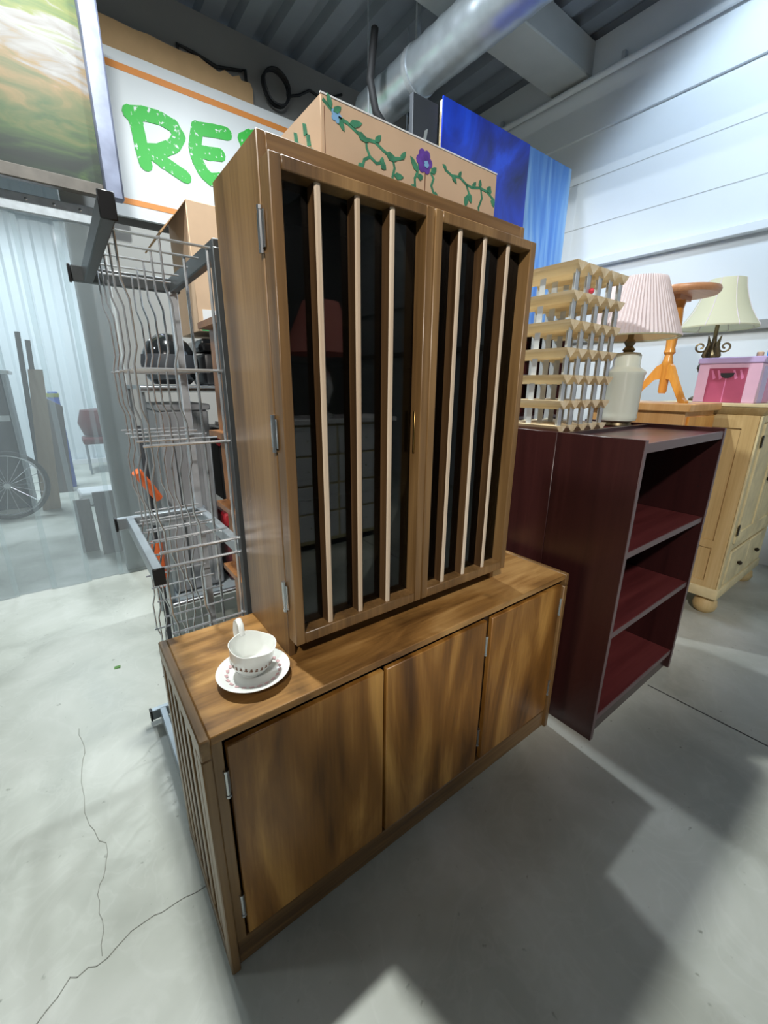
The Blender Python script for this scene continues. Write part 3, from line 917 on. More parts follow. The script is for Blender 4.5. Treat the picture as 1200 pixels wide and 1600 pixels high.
build('handle', mb.add(vs, fs), M['porcelain'], cu, smooth=True)
mb = MB()
for i in range(26):
    a = 2*PI*i/26
    if abs((a-ha+PI) % (2*PI)-PI) < 0.35:
        continue
    for (dz, ln) in ((0.030, 0.0045), (0.034, 0.003)):
        r = (0.0424 if dz < 0.032 else 0.0430)*KC
        c = Vector((CC[0]+r*math.cos(a), CC[1]+r*math.sin(a), CC[2]+dz*KC+0.001*math.sin(5*a)))
        t = Vector((-math.sin(a), math.cos(a), 0))
        q = [c-t*ln, c+t*ln*0.5-Vector((0, 0, 0.0012)), c+t*ln+Vector((0, 0, 0.001)), c+Vector((0, 0, 0.0028))]
        o_ = Vector((math.cos(a), math.sin(a), 0))*0.0005
        mb.add(q+[p+o_ for p in q], [(4, 5, 6, 7), (0, 1, 5, 4), (1, 2, 6, 5), (2, 3, 7, 6), (3, 0, 4, 7)])
build('floral_band', mb, M['gilt'], cu)
# the cup sits a little askew in the saucer's well
cu.rotation_euler = Matrix.Rotation(math.radians(7), 3, Vector((0.6, 0.8, 0))).to_euler()
cu.location.z += 0.003

# ------------------------------------------------------------------ flowered cardboard box on the hutch
fb = thing('flowered_box', 'long cardboard box painted with green vines and a violet flower on the hutch', 'box', (0.71, 0.31, hzt))
BX0, BX1, BY0, BY1, BZ1 = 0.430, 1.000, 0.200, 0.425, 1.985
build('carton', bx(BX0, BX1, BY0, BY1, hzt, BZ1), M['cardpale'], fb, bevel=0.002)
build('flap_seam', bx(0.7245, 0.7275, BY0-0.0006, BY0+0.001, hzt, BZ1-0.03), M['gilt'], fb)
build('flap_seam', bx(BX0+0.008, BX0+0.0095, BY0-0.0006, BY0+0.001, hzt, BZ1-0.02), M['gilt'], fb)
build('rim', bx(BX0, BX1, BY0-0.001, BY0+0.004, BZ1, BZ1+0.003), M['paper'], fb)
def flat(pts, y, th=0.0007):
    return MB().prism(pts, 'y', y-th, y)
def vine(pts, w0=0.004, y=BY0):
    w0 *= 1.35
    mb = MB()
    for k in range(len(pts)-1):
        a, b_ = Vector((pts[k][0], 0, pts[k][1])), Vector((pts[k+1][0], 0, pts[k+1][1]))
        d = (b_-a).normalized()
        n = Vector((-d.z, 0, d.x))*w0*0.5
        a -= d*w0*.3
        b_ += d*w0*.3
        q = [a-n, b_-n, b_+n, a+n]
        mb.prism([(p.x, p.z) for p in q], 'y', y-0.0006-0.00025*(k % 3), y)
    return mb
def leafp(mb, x_, z_, ang, ln, wd, y=BY0):
    y -= random.uniform(0.0005, 0.0011)
    d = Vector((math.cos(ang), math.sin(ang)))
    n = Vector((-d.y, d.x))
    b_ = Vector((x_, z_))
    wd *= 1.35
    ln *= 1.2
    q = [b_, b_+d*ln*.35-n*wd, b_+d*ln*.75-n*wd*.7, b_+d*ln, b_+d*ln*.7+n*wd*.6, b_+d*ln*.3+n*wd*.8]
    mb.prism([(p.x, p.y) for p in q], 'y', y-0.0009, BY0)
v1 = vine([(0.437, 1.975), (0.455, 1.965), (0.475, 1.955), (0.495, 1.953), (0.52, 1.944), (0.545, 1.938), (0.57, 1.940), (0.595, 1.930), (0.62, 1.922), (0.645, 1.928)], 0.005)
for (pts) in ([(0.545, 1.938), (0.547, 1.922), (0.556, 1.908), (0.575, 1.900), (0.588, 1.905)], [(0.556, 1.908), (0.540, 1.898), (0.535, 1.884)], [(0.622, 1.922), (0.628, 1.905), (0.622, 1.885), (0.624, 1.87)],
             [(0.705, 1.935), (0.700, 1.915), (0.692, 1.900), (0.694, 1.882)], [(0.745, 1.925), (0.755, 1.915), (0.748, 1.898), (0.758, 1.882)],
             [(0.795, 1.945), (0.82, 1.938), (0.85, 1.942), (0.875, 1.932), (0.90, 1.930), (0.93, 1.937), (0.96, 1.935), (0.985, 1.925)],
             [(0.875, 1.932), (0.888, 1.915), (0.883, 1.90)], [(0.935, 1.936), (0.942, 1.915), (0.930, 1.890), (0.934, 1.872)]):
    t = vine(pts, 0.0045)
    v1.add(t.v, t.f)
for (x_, z_, a, ln, wd) in ((0.455, 1.965, 1.9, .022, .005), (0.46, 1.962, 0.6, .02, .005), (0.475, 1.955, -1.0, .02, .005), (0.50, 1.953, 0.3, .03, .006), (0.52, 1.944, -0.3, .028, .006), (0.57, 1.94, 0.8, .02, .005),
                            (0.60, 1.928, -0.2, .03, .007), (0.645, 1.926, 0.9, .022, .005), (0.536, 1.89, -2.2, .018, .006), (0.588, 1.905, -0.6, .014, .007), (0.588, 1.903, 1.3, .012, .005), (0.625, 1.89, 0.1, .026, .006), (0.624, 1.88, -2.5, .02, .005),
                            (0.70, 1.915, 2.3, .03, .006), (0.70, 1.905, 0.3, .016, .006), (0.693, 1.888, -2.0, .018, .007), (0.745, 1.925, 0.7, .02, .006), (0.755, 1.885, -0.4, .018, .006),
                            (0.80, 1.945, 2.6, .015, .004), (0.82, 1.94, -0.7, .02, .005), (0.845, 1.942, 1.0, .014, .004), (0.883, 1.91, -1.8, .026, .007), (0.89, 1.915, -1.2, .02, .006), (0.90, 1.93, 0.9, .018, .005),
                            (0.93, 1.937, 1.6, .016, .005), (0.96, 1.935, 0.8, .018, .006), (0.985, 1.928, -1.2, .022, .007), (0.975, 1.93, 1.8, .016, .005)):
    leafp(v1, x_, z_, a, ln, wd)
build('painted_vine', v1, M['vine'], fb)
def petals(cx, cz, r, n, y=BY0, off=0.0):
    mb = MB()
    for i in range(n):
        a = 2*PI*i/n+off
        mb.prism([(cx+r*.62*math.cos(a)+r*.42*math.cos(b_), cz+r*.62*math.sin(a)+r*.42*math.sin(b_)) for b_ in [2*PI*k/10 for k in range(10)]], 'y', y-0.0011-0.0001*i, y)
    mb.prism([(cx+r*.5*math.cos(b_), cz+r*.5*math.sin(b_)) for b_ in [2*PI*k/10 for k in range(10)]], 'y', y-0.0010, y)
    return mb
build('violet_flower', petals(0.722, 1.943, 0.026, 6), M['violet'], fb)
build('flower_centre', petals(0.728, 1.938, 0.008, 5, BY0-0.0014), M['skyblue'], fb)
build('pale_blue_flower', petals(0.468, 1.957, 0.013, 5), M['skyblue'], fb)
mb = petals(0.598, 1.873, 0.009, 4)
for (a, b_) in ((0.648, 1.866), (0.952, 1.872)):
    t = petals(a, b_, 0.006, 4)
    mb.add(t.v, t.f)
build('violet_buds', mb, M['violet'], fb)
mb = MB()
for k in range(4):     # vine on the left end of the box
    y0 = 0.23+k*0.045
    for (dy, dz) in ((0, 0.0), (0.015, 0.03), (0.03, 0.055)):
        mb.add([(BX0-0.0008, y0+dy, 1.88+dz), (BX0-0.0008, y0+dy+0.018, 1.885+dz), (BX0-0.0008, y0+dy+0.022, 1.91+dz), (BX0-0.0008, y0+dy+0.006, 1.902+dz),
                (BX0, y0+dy, 1.88+dz), (BX0, y0+dy+0.018, 1.885+dz), (BX0, y0+dy+0.022, 1.91+dz), (BX0, y0+dy+0.006, 1.902+dz)], [(0, 1, 2, 3), (0, 1, 5, 4), (1, 2, 6, 5), (2, 3, 7, 6), (3, 0, 4, 7)])
build('end_vine', mb, M['vine'], fb)

# ------------------------------------------------------------------ WIRE RACK behind the left end
rk = thing('wire_rack', 'tall chrome wire rack with wavy uprights and grey bar frames behind the sideboard', 'rack', (0.15, 0.73, 0))
YF, YK = 0.475, 0.985
def barbox(name, a, b_, w_, h_, mt):
    (x0, y0, z0), (x1, y1, z1) = a, b_
    if abs(x1-x0) > abs(y1-y0):
        mb = bx(min(x0, x1), max(x0, x1), y0-w_/2, y0+w_/2, z0-h_/2, z0+h_/2)
    else:
        mb = bx(x0-w_/2, x0+w_/2, min(y0, y1), max(y0, y1), z0-h_/2, z0+h_/2)
    return build(name, mb, mt, rk, bevel=0.003)
for z0, mt in ((1.735, 'darkpost'), (0.905, 'greybar'), (0.045, 'greybar')):
    yf_ = 0.34 if z0 > 1.5 else YF-0.03
    barbox('frame_bar', (0.030, yf_, z0), (0.030, YK+0.03, z0), 0.026, 0.045, M[mt])
    barbox('frame_bar', (0.278, YF, z0), (0.278, YK+0.03, z0), 0.026, 0.045, M[mt])
    barbox('frame_bar', (-0.012, YK+0.035, z0), (0.30, YK+0.035, z0), 0.026, 0.045, M[mt])
    build('end_cap', bx(0.015, 0.045, yf_-0.006, yf_, z0-0.025, z0+0.025), M['black'], rk, bevel=0.002)
    build('end_cap', bx(-0.020, -0.012, YK+0.020, YK+0.050, z0-0.025, z0+0.025), M['black'], rk, bevel=0.002)
build('post', bx(0.262, 0.292, YF-0.010, YF+0.018, 0.05, 1.735), M['darkpost'], rk, bevel=0.002)
build('post', bx(0.262, 0.290, YK+0.022, YK+0.048, 0.05, 1.735), M['galv'], rk, bevel=0.002)
ycs = [YF+0.01, 0.60, 0.72, 0.84, 0.96]
tiers = [1.735, 1.44, 1.25, 0.955, 0.91, 0.70, 0.47, 0.25, 0.10]
for i, yy in enumerate(ycs):
    for z0 in tiers:
        build('cross_wire', MB().tube([(0.045, yy, z0), (0.262, yy, z0)], 0.0032 if z0 > 1.5 or i else 0.0042, 6), M['chrome'], rk, smooth=True)
    for j, xw in enumerate((0.058, 0.150)):
        pts = []
        z0 = 1.74
        k = 0
        while z0 > 0.06:
            dx_ = (-0.005, -0.005, 0.006, 0.006)[k % 4]
            pts.append((xw+dx_, yy+0.003*math.sin(1.3*k+i), z0))
            z0 -= (0.105, 0.04)[k % 2]
            k += 1
        build('wavy_upright', MB().tube(pts, 0.0030, 6), M['chrome'], rk, smooth=True)
    if i < 2:
        build('end_upright', MB().tube([(0.256-0.03*i, yy+0.006, 1.735), (0.254-0.03*i, yy+0.006, 0.06)], 0.0042, 6), M['chrome'], rk, smooth=True)
# brown shelf unit just behind the hutch
bs = thing('brown_bookshelf', 'brown wooden bookshelf hidden behind the hutch, shelf edges showing', 'bookshelf', (0.62, 0.75, 0))
build('side', bx(0.355, 0.375, 0.62, 0.90, 0, 1.62), M['brownwood'], bs)
build('side', bx(0.99, 1.01, 0.62, 0.90, 0, 1.62), M['brownwood'], bs)
for z0 in (0.10, 0.44, 0.70, 0.965, 1.235, 1.60):
    build('shelf', bx(0.318, 1.01, 0.60, 0.90, z0-0.012, z0+0.008), M['brownwood'], bs)
build('back_panel', bx(0.36, 1.01, 0.90, 0.905, 0, 1.62), M['walnut_in'], bs)

# ------------------------------------------------------------------ clutter behind the wire rack
ut = thing('steel_shelf_unit', 'steel shelf unit with white tube edges behind the wire rack', 'shelving', (0.6, 1.75, 0))
for z0 in (1.40, 0.28):
    build('shelf', bx(0.20, 1.05, 1.55, 2.05, z0-0.02, z0), M['greybar'], ut)
    build('tube_edge', MB().tube([(0.20, 1.535, z0-0.017), (1.05, 1.535, z0-0.017)], 0.016, 10), M['steel'], ut, smooth=True)
for (a, b_) in ((0.205, 1.565), (1.04, 1.565), (0.205, 2.035), (1.04, 2.035)):
    build('post', MB().tube([(a, b_, 0), (a, b_, 1.385)], 0.014, 8), M['greybar'], ut, smooth=True)
he = thing('black_helmet', 'glossy black helmet with visor on the steel shelf behind the rack', 'helmet', (0.37, 1.72, 1.40))
mb = MB()
mb.lathe([(0.085, 0.0), (0.115, 0.03), (0.128, 0.09), (0.120, 0.15), (0.095, 0.20), (0.05, 0.235), (0.005, 0.245)], (0.375, 1.72, 1.405), 28)
build('shell', mb, M['blackgloss'], he, smooth=True)
mb = MB()
vs = []
for h, r in ((0.06, 0.134), (0.10, 0.137), (0.14, 0.130)):
    for k in range(17):
        a = PI+0.15+(PI-0.3)*k/16
        vs.append((0.375+r*math.cos(a), 1.72+r*math.sin(a), 1.405+h))
build('visor', mb.add(vs, [(i*17+k, i*17+k+1, (i+1)*17+k+1, (i+1)*17+k) for i in range(2) for k in range(16)]), M['charcoal'], he, smooth=True)
bk = thing('black_case', 'black moulded tool case beside the helmet on the steel shelf', 'case', (0.66, 1.75, 1.40))
build('body', bx(0.52, 0.86, 1.62, 1.90, 1.40, 1.56), M['black'], bk, bevel=0.02, seg=2)
build('lid', bx(0.51, 0.87, 1.61, 1.91, 1.565, 1.63), M['blackgloss'], bk, bevel=0.02, seg=2)
build('handle', MB().tube([(0.60, 1.60, 1.55), (0.60, 1.57, 1.57), (0.78, 1.57, 1.57), (0.78, 1.60, 1.55)], 0.012, 8), M['black'], bk, smooth=True)
ob = thing('open_carton', 'open cardboard carton with a raised flap above the wire rack', 'box', (0.66, 1.72, 1.64))
build('carton', bx(0.505, 0.90, 1.60, 1.98, 1.66, 2.22), M['cardpale'], ob, bevel=0.003)
build('flap', MB().hexa([(0.505, 1.60, 2.21), (0.505, 1.98, 2.21), (0.510, 1.98, 2.22), (0.510, 1.60, 2.22), (0.375, 1.58, 2.06), (0.375, 1.98, 2.06), (0.380, 1.98, 2.055), (0.380, 1.58, 2.055)]), M['cardin'], ob)
build('paper_label', bx(0.53, 0.60, 1.598, 1.60, 1.69, 1.76), M['paper'], ob)
build('green_strip', bx(0.52, 0.70, 1.597, 1.60, 1.662, 1.680), M['stripgreen'], ob)
gt = thing('grey_storage_tote', 'tall grey plastic tote standing under the steel shelf', 'tote', (0.40, 1.75, 0.30))
build('body', MB().hexa([(0.24, 1.62, 0.285), (0.50, 1.62, 0.285), (0.50, 1.95, 0.285), (0.24, 1.95, 0.285), (0.27, 1.58, 1.28), (0.50, 1.58, 1.28), (0.50, 1.98, 1.28), (0.27, 1.98, 1.28)]), M['grey_tote'], gt, bevel=0.01)
build('rim', bx(0.26, 0.51, 1.57, 1.99, 1.28, 1.31), M['grey_tote'], gt, bevel=0.006)
for k in range(3):
    build('rib', bx(0.30+k*0.07, 0.315+k*0.07, 1.575, 1.62, 0.33, 1.27), M['grey_tote'], gt)
ot = thing('orange_handled_tool', 'long tool with an orange handle leaning by the grey tote', 'tool', (0.2, 1.6, 0))
build('shaft', MB().tube([(0.15, 1.46, 0.0), (0.17, 1.50, 1.22)], 0.012, 8), M['charcoal'], ot, smooth=True)
build('handle', MB().tube([(0.12, 1.44, 1.02), (0.165, 1.47, 0.94), (0.20, 1.50, 0.87)], 0.022, 8), M['orangetool'], ot, smooth=True)
build('grip', MB().tube([(0.157, 1.473, 0.42), (0.161, 1.481, 0.66)], 0.026, 8), M['orangetool'], ot, smooth=True)
tr = thing('red_toolbox', 'red metal toolbox beside the grey tote', 'toolbox', (0.75, 1.75, 0.30))
build('body', bx(0.54, 0.98, 1.62, 1.90, 0.285, 0.62), M['darkred'], tr, bevel=0.01)
build('lid', bx(0.53, 0.99, 1.61, 1.91, 0.62, 0.70), M['red'], tr, bevel=0.012)
build('handle', MB().tube([(0.65, 1.76, 0.70), (0.66, 1.76, 0.76), (0.86, 1.76, 0.76), (0.87, 1.76, 0.70)], 0.01, 8), M['steel'], tr, smooth=True)
cr = thing('black_crate', 'black plastic crate with a red strap on top of the red toolbox', 'crate', (0.75, 1.75, 0.77))
build('body', bx(0.54, 0.96, 1.60, 1.92, 0.775, 1.18), M['black'], cr, bevel=0.012)
build('strap', MB().tube([(0.53, 1.595, 1.10), (0.60, 1.57, 1.17), (0.72, 1.58, 1.195)], 0.018, 8), M['red'], cr, smooth=True)
build('chrome_trim', MB().tube([(0.53, 1.59, 1.21), (0.66, 1.575, 1.185)], 0.010, 8), M['steel'], cr, smooth=True)

# ------------------------------------------------------------------ mahogany bookcases
def bookcase(x0, x1, y0, y1, zt, front, label, shelves):
    t = thing('mahogany_bookcase', label, 'bookcase', ((x0+x1)/2, (y0+y1)/2, 0), 'mahogany bookcases back to back')
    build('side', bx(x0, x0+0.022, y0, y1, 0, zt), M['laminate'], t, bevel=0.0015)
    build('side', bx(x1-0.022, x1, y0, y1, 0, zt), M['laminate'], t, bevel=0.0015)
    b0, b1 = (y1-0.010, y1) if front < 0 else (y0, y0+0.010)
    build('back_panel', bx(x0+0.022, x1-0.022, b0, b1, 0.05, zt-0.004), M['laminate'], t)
    i0, i1 = (y0, y1-0.010) if front < 0 else (y0+0.010, y1)
    fy = y0 if front < 0 else y1
    for z0 in shelves:
        s_ = build('shelf', bx(x0+0.022, x1-0.022, i0+(0.008 if front < 0 else 0), i1-(0 if front < 0 else 0.008), z0-0.026, z0), M['lam_lit'], t, bevel=0.001)
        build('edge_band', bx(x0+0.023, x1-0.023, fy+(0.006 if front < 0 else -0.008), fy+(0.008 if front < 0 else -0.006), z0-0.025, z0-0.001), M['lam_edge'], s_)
    build('top', bx(x0+0.022, x1-0.022, i0+0.004, i1, zt-0.045, zt-0.018), M['lam_lit'], t, bevel=0.001)
    build('top_rail', bx(x0+0.022, x1-0.022, fy+(0.002 if front < 0 else -0.012), fy+(0.012 if front < 0 else -0.002), zt-0.046, zt-0.012), M['lam_edge'], t, bevel=0.002)
    kick = (y0+0.02, y0+0.035) if front < 0 else (y1-0.035, y1-0.02)
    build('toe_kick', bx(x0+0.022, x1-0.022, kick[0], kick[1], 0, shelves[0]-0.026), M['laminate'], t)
    for xf in (x0, x1-0.022):
        build('side_edge', bx(xf+0.001, xf+0.021, fy-0.0008, fy+0.0008, 0.001, zt-0.001), M['lam_edge'], t)
    return t
bc = bookcase(1.42, 2.24, -0.155, 0.163, 1.24, -1, 'dark mahogany bookcase with empty open shelves facing the aisle', (0.105, 0.495, 0.83))
mb = MB()
for k in range(18):
    for yy in (-0.105, 0.10):
        mb.add(*(lambda c: ([(2.2175, c[0]-.0025, c[1]-.0025), (2.2175, c[0]+.0025, c[1]-.0025), (2.2175, c[0]+.0025, c[1]+.0025), (2.2175, c[0]-.0025, c[1]+.0025)], [(0, 1, 2, 3)]))((yy, 0.22+k*0.05)))
build('shelf_pin_holes', mb, M['black'], bc)['kind'] = 'stuff'
bookcase(1.42, 2.24, 0.164, 0.482, 1.24, 1, 'dark mahogany bookcase turned backwards under the wine rack', (0.105, 0.495, 0.83))
tag(build('white_sticker', MB().lathe([(0.012, 0), (0.012, 0.001)], (1.47, -0.125, 1.222), 16), M['paper'], origin=(1.47, -0.125, 1.222)), 'small round white sticker on top of the front bookcase', 'sticker')

# ------------------------------------------------------------------ wine rack
wk = thing('wine_rack', 'pale pine wine rack with galvanised strips on the rear bookcase', 'wine rack', (1.64, 0.34, 1.224))
WX = [1.480+0.082*i for i in range(5)]
WY0, WY1 = 0.185, 0.470
WZ = [1.2445+0.0975*k for k in range(7)]
rail_me = None
for k, z0 in enumerate(WZ):
    for i, xw in enumerate(WX):
        zz = z0
        q = [(xw-0.034, zz+0.014), (xw+0.034, zz+0.014), (xw+0.027, zz+0.004), (xw, zz-0.020), (xw-0.027, zz+0.004)]
        build('rail', MB().prism(q, 'y', WY0, WY1), M['pine'], wk)
for k in range(6):
    for i, xw in enumerate(WX):
        for yy in (WY0+0.012, 0.5*(WY0+WY1), WY1-0.016):
            z0, z1 = WZ[k]+0.0135, WZ[k+1]-0.012
            q = [(xw-0.0015, z0), (xw+0.0015, z0), (xw+0.0015, z1), (xw-0.0015, z1)]
            build('strip', MB().box(xw-0.0012, xw+0.0012, yy, yy+0.024, z0, z1) if yy > WY0+0.05 else MB().box(xw-0.013, xw+0.013, yy, yy+0.0024, z0, z1).box(xw+0.0106, xw+0.013, yy, yy+0.024, z0, z1), M['galv'], wk)
tag(build('red_bead', MB().lathe([(0.001, -0.011), (0.008, -0.008), (0.011, 0), (0.008, 0.008), (0.001, 0.011)], (WX[1]+0.012, WY0+0.005, WZ[5]+0.025), 14), M['redball'], smooth=True, origin=(WX[1]+.012, WY0, WZ[5]+.01)), 'small red bead lying on a rail of the wine rack', 'bead')

# ------------------------------------------------------------------ lamp with pleated shade
LP = (2.135, 0.272, 1.224)
l1 = thing('pleated_lamp', 'table lamp with white pleated shade and pale ceramic jar base', 'lamp', LP)
build('foot', MB().lathe([(0.062, 0), (0.066, 0.006), (0.060, 0.022)], LP, 32), M['brassdark'], l1, smooth=True)
build('jar', MB().lathe([(0.060, 0.022), (0.080, 0.028), (0.0855, 0.045), (0.082, 0.055), (0.084, 0.07), (0.086, 0.24), (0.091, 0.248), (0.091, 0.258), (0.083, 0.266), (0.066, 0.276), (0.060, 0.285), (0.060, 0.335), (0.052, 0.345), (0.02, 0.35)], LP, 40), M['jar'], l1, smooth=True)
build('neck', MB().lathe([(0.018, 0.345), (0.028, 0.36), (0.016, 0.375), (0.026, 0.395), (0.014, 0.41), (0.012, 0.47)], LP, 20), M['brassdark'], l1, smooth=True)
def shade_mesh(c, prof, n, amp):
    mb = MB()
    vs = []
    for (r, h) in prof:
        for k in range(2*n):
            a = 2*PI*k/(2*n)
            rr = r*(1+(amp if k % 2 else -amp))
            vs.append((c[0]+rr*math.cos(a), c[1]+rr*math.sin(a), c[2]+h))
    N = 2*n
    return mb.add(vs, [(i*N+k, i*N+(k+1) % N, (i+1)*N+(k+1) % N, (i+1)*N+k) for i in range(len(prof)-1) for k in range(N)])
shd = build('shade', shade_mesh(LP, [(0.203, 0.415), (0.160, 0.53), (0.110, 0.665)], 72, 0.022), M['shade'], l1)
build('lining', shade_mesh(LP, [(0.195, 0.417), (0.153, 0.53), (0.103, 0.663)], 24, 0.0), M['shade_in'], shd, smooth=True)
build('shade_ring', MB().tube([(LP[0]+0.200*math.cos(a), LP[1]+0.200*math.sin(a), LP[2]+0.413) for a in [2*PI*i/48 for i in range(48)]], 0.004, 6, True), M['bell'], shd, smooth=True)

# ------------------------------------------------------------------ honey cabinet and pedestal table
hc = thing('honey_cabinet', 'honey coloured wooden cabinet behind the mahogany bookcase', 'cabinet', (2.72, 0.32, 0))
build('body', bx(2.50, 2.94, 0.10, 0.62, 0, 1.29), M['honey'], hc, bevel=0.003)
build('top', bx(2.475, 2.965, 0.075, 0.64, 1.29, 1.33), M['honey'], hc, bevel=0.004)
for (z0, z1) in ((1.10, 1.265), (0.90, 1.08), (0.70, 0.88), (0.08, 0.68)):
    dw = build('drawer', bx(2.53, 2.92, 0.086, 0.10, z0, z1), M['honeydark'], hc, bevel=0.004)
    build('knob', MB().lathe([(0.006, 0), (0.012, 0.012), (0.006, 0.02)], (2.72, 0.088, (z0+z1)/2), 12, True, 'y'), M['brass'], dw, smooth=True)
PB = (2.73, 0.315, 1.33)
pd = thing('pedestal_table', 'small round-topped pedestal table with three orange pine legs on the honey cabinet', 'table', PB)
build('top', MB().lathe([(0.17, 0.565), (0.180, 0.575), (0.182, 0.588), (0.178, 0.598), (0.0, 0.600)], PB, 44), M['disc'], pd, smooth=True)
build('top_block', MB().prism([(PB[0]-.08, PB[1]-.03), (PB[0]+.08, PB[1]-.03), (PB[0]+.08, PB[1]+.03), (PB[0]-.08, PB[1]+.03)], 'z', PB[2]+0.543, PB[2]+0.565), M['disc'], pd)
build('column', MB().lathe([(0.016, 0.05), (0.022, 0.06), (0.024, 0.20), (0.030, 0.215), (0.024, 0.235), (0.020, 0.26), (0.030, 0.275), (0.024, 0.30), (0.028, 0.36), (0.034, 0.42), (0.028, 0.50), (0.036, 0.545)], PB, 24), M['honeydark'], pd, smooth=True)
for a in (math.radians(-120), math.radians(-20), math.radians(105)):
    d = Vector((math.cos(a), math.sin(a), 0))
    sd = Vector((-d.y, d.x, 0))*0.011
    prof_ = [(0.018, 0.22), (0.05, 0.20), (0.10, 0.12), (0.165, 0.028), (0.190, 0.012), (0.192, 0.0), (0.150, 0.0), (0.10, 0.065), (0.05, 0.125), (0.018, 0.13)]
    mb = MB()
    n = len(prof_)
    vs = [Vector(PB)+d*r+Vector((0, 0, h))-sd for r, h in prof_]+[Vector(PB)+d*r+Vector((0, 0, h))+sd for r, h in prof_]
    mb.add(vs, [tuple(range(n)), tuple(range(n, 2*n))[::-1]]+[(i, (i+1) % n, n+(i+1) % n, n+i) for i in range(n)])
    build('leg', mb, M['honeydark'], pd)

# ------------------------------------------------------------------ cream armoire
AX0, AX1, AY0, AY1, AZ = 3.02, 3.93, -0.10, 0.42, 1.33
ar = thing('cream_armoire', 'worn cream painted armoire with bun feet and two doors over drawers', 'armoire', ((AX0+AX1)/2, 0.16, 0))
build('body', bx(AX0, AX1, AY0, AY1, 0.16, 1.28), M['creamside'], ar, bevel=0.004)
build('cornice', MB().hexa([(AX0-.008, AY0-.008, 1.265), (AX1+.008, AY0-.008, 1.265), (AX1+.008, AY1, 1.265), (AX0-.008, AY1, 1.265), (AX0-.035, AY0-.035, 1.31), (AX1+.035, AY0-.035, 1.31), (AX1+.035, AY1, 1.31), (AX0-.035, AY1, 1.31)]), M['creamside'], ar, bevel=0.004)
build('top', bx(AX0-.04, AX1+.04, AY0-.04, AY1, 1.31, AZ), M['cream'], ar, bevel=0.004)
build('base_moulding', bx(AX0-.02, AX1+.02, AY0-.02, AY1, 0.12, 0.19), M['cream'], ar, bevel=0.012, seg=2)
for (fx, fy) in ((AX0+.06, AY0+.05), (AX1-.06, AY0+.05), (AX0+.06, AY1-.06), (AX1-.06, AY1-.06)):
    build('bun_foot', MB().lathe([(0.035, 0), (0.058, 0.02), (0.068, 0.05), (0.062, 0.085), (0.045, 0.105), (0.05, 0.12)], (fx, fy, 0), 24), M['creamside'], ar, smooth=True)
# front frame
build('corner_post', bx(AX0-0.004, AX0+0.055, AY0-0.012, AY0, 0.19, 1.265), M['cream'], ar, bevel=0.003)
build('corner_post', bx(AX1-0.055, AX1+0.004, AY0-0.012, AY0, 0.19, 1.265), M['cream'], ar, bevel=0.003)
build('rail', bx(AX0+.055, AX1-.055, AY0-0.012, AY0, 0.445, 0.485), M['cream'], ar, bevel=0.003)
build('rail', bx(AX0+.055, AX1-.055, AY0-0.012, AY0, 1.225, 1.265), M['cream'], ar, bevel=0.003)
xm = (AX0+AX1)/2
for (x0, x1, hx) in ((AX0+.06, xm-.003, AX0+.057), (xm+.003, AX1-.06, AX1-.057)):
    dr = build('door', bx(x0, x0+.06, AY0-.022, AY0-.002, 0.49, 1.22).box(x1-.06, x1, AY0-.022, AY0-.002, 0.49, 1.22).box(x0+.06, x1-.06, AY0-.022, AY0-.002, 0.49, 0.56).box(x0+.06, x1-.06, AY0-.022, AY0-.002, 1.15, 1.22), M['cream'], ar, bevel=0.003)
    build('panel', bx(x0+.055, x1-.055, AY0-.013, AY0-.003, 0.55, 1.16), M['cream'], dr)
    for zz in (1.12, 0.58):
        build('hinge', bx(hx-.012, hx+.012, AY0-.026, AY0-.020, zz-.035, zz+.035), M['iron'], dr, bevel=0.002)
    build('knob', MB().lathe([(0.008, 0), (0.016, 0.014), (0.008, 0.024)], (x1-.03 if x0 < xm-.1 else x0+.03, AY0-.022, 0.86), 12, True, 'y'), M['iron'], dr, smooth=True)
    dw = build('drawer', bx(x0, x1, AY0-.02, AY0-.002, 0.21, 0.435), M['cream'], ar, bevel=0.005)
    build('knob', MB().lathe([(0.008, 0), (0.015, 0.014), (0.008, 0.024)], ((x0+x1)/2, AY0-.02, 0.32), 12, True, 'y'), M['iron'], dw, smooth=True)
# side panelling
build('side_frame', bx(AX0-.010, AX0, AY0+.0, AY0+.07, 0.19, 1.265).box(AX0-.010, AX0, AY1-.07, AY1, 0.19, 1.265).box(AX0-.010, AX0, AY0+.07, AY1-.07, 1.19, 1.265).box(AX0-.010, AX0, AY0+.07, AY1-.07, 0.45, 0.50).box(AX0-.010, AX0, AY0+.07, AY1-.07, 0.19, 0.23), M['creamside'], ar)

# ------------------------------------------------------------------ things on the armoire
pk = thing('pink_storage_box', 'pink printed storage box with a dark cut-out handle on the armoire', 'box', (3.2, 0.05, AZ))
PX0, PX1, PY0, PY1, PZ0, PZ1 = 3.04, 3.34, -0.048, 0.252, AZ, AZ+0.255
build('body', bx(PX0, PX1, PY0, PY1, PZ0, PZ1-.035), M['pinkbox'], pk, bevel=0.003)
build('lid', bx(PX0-.008, PX1+.008, PY0-.008, PY1+.008, PZ1-.035, PZ1), M['lilac'], pk, bevel=0.005)
build('print_panel', MB().box(PX0-.0012, PX0, PY0+.060, PY1-.055, PZ0+.002, PZ1-.06), M['pinkdeep'], pk)
build('print_seam', MB().box(PX0-.002, PX0, PY0+.152, PY0+.156, PZ0+.002, PZ1-.10), M['pinkmid'], pk)
mb = MB()
for yy in (0.07, 0.10, 0.175, 0.205):
    build('print_ray', MB().prism([(PY0+yy, PZ0+.14), (PY0+yy+.02, PZ0+.185), (PY0+yy+.028, PZ0+.183), (PY0+yy+.012, PZ0+.13)], 'x', PX0-.0022, PX0), M['pinkmid'], pk)
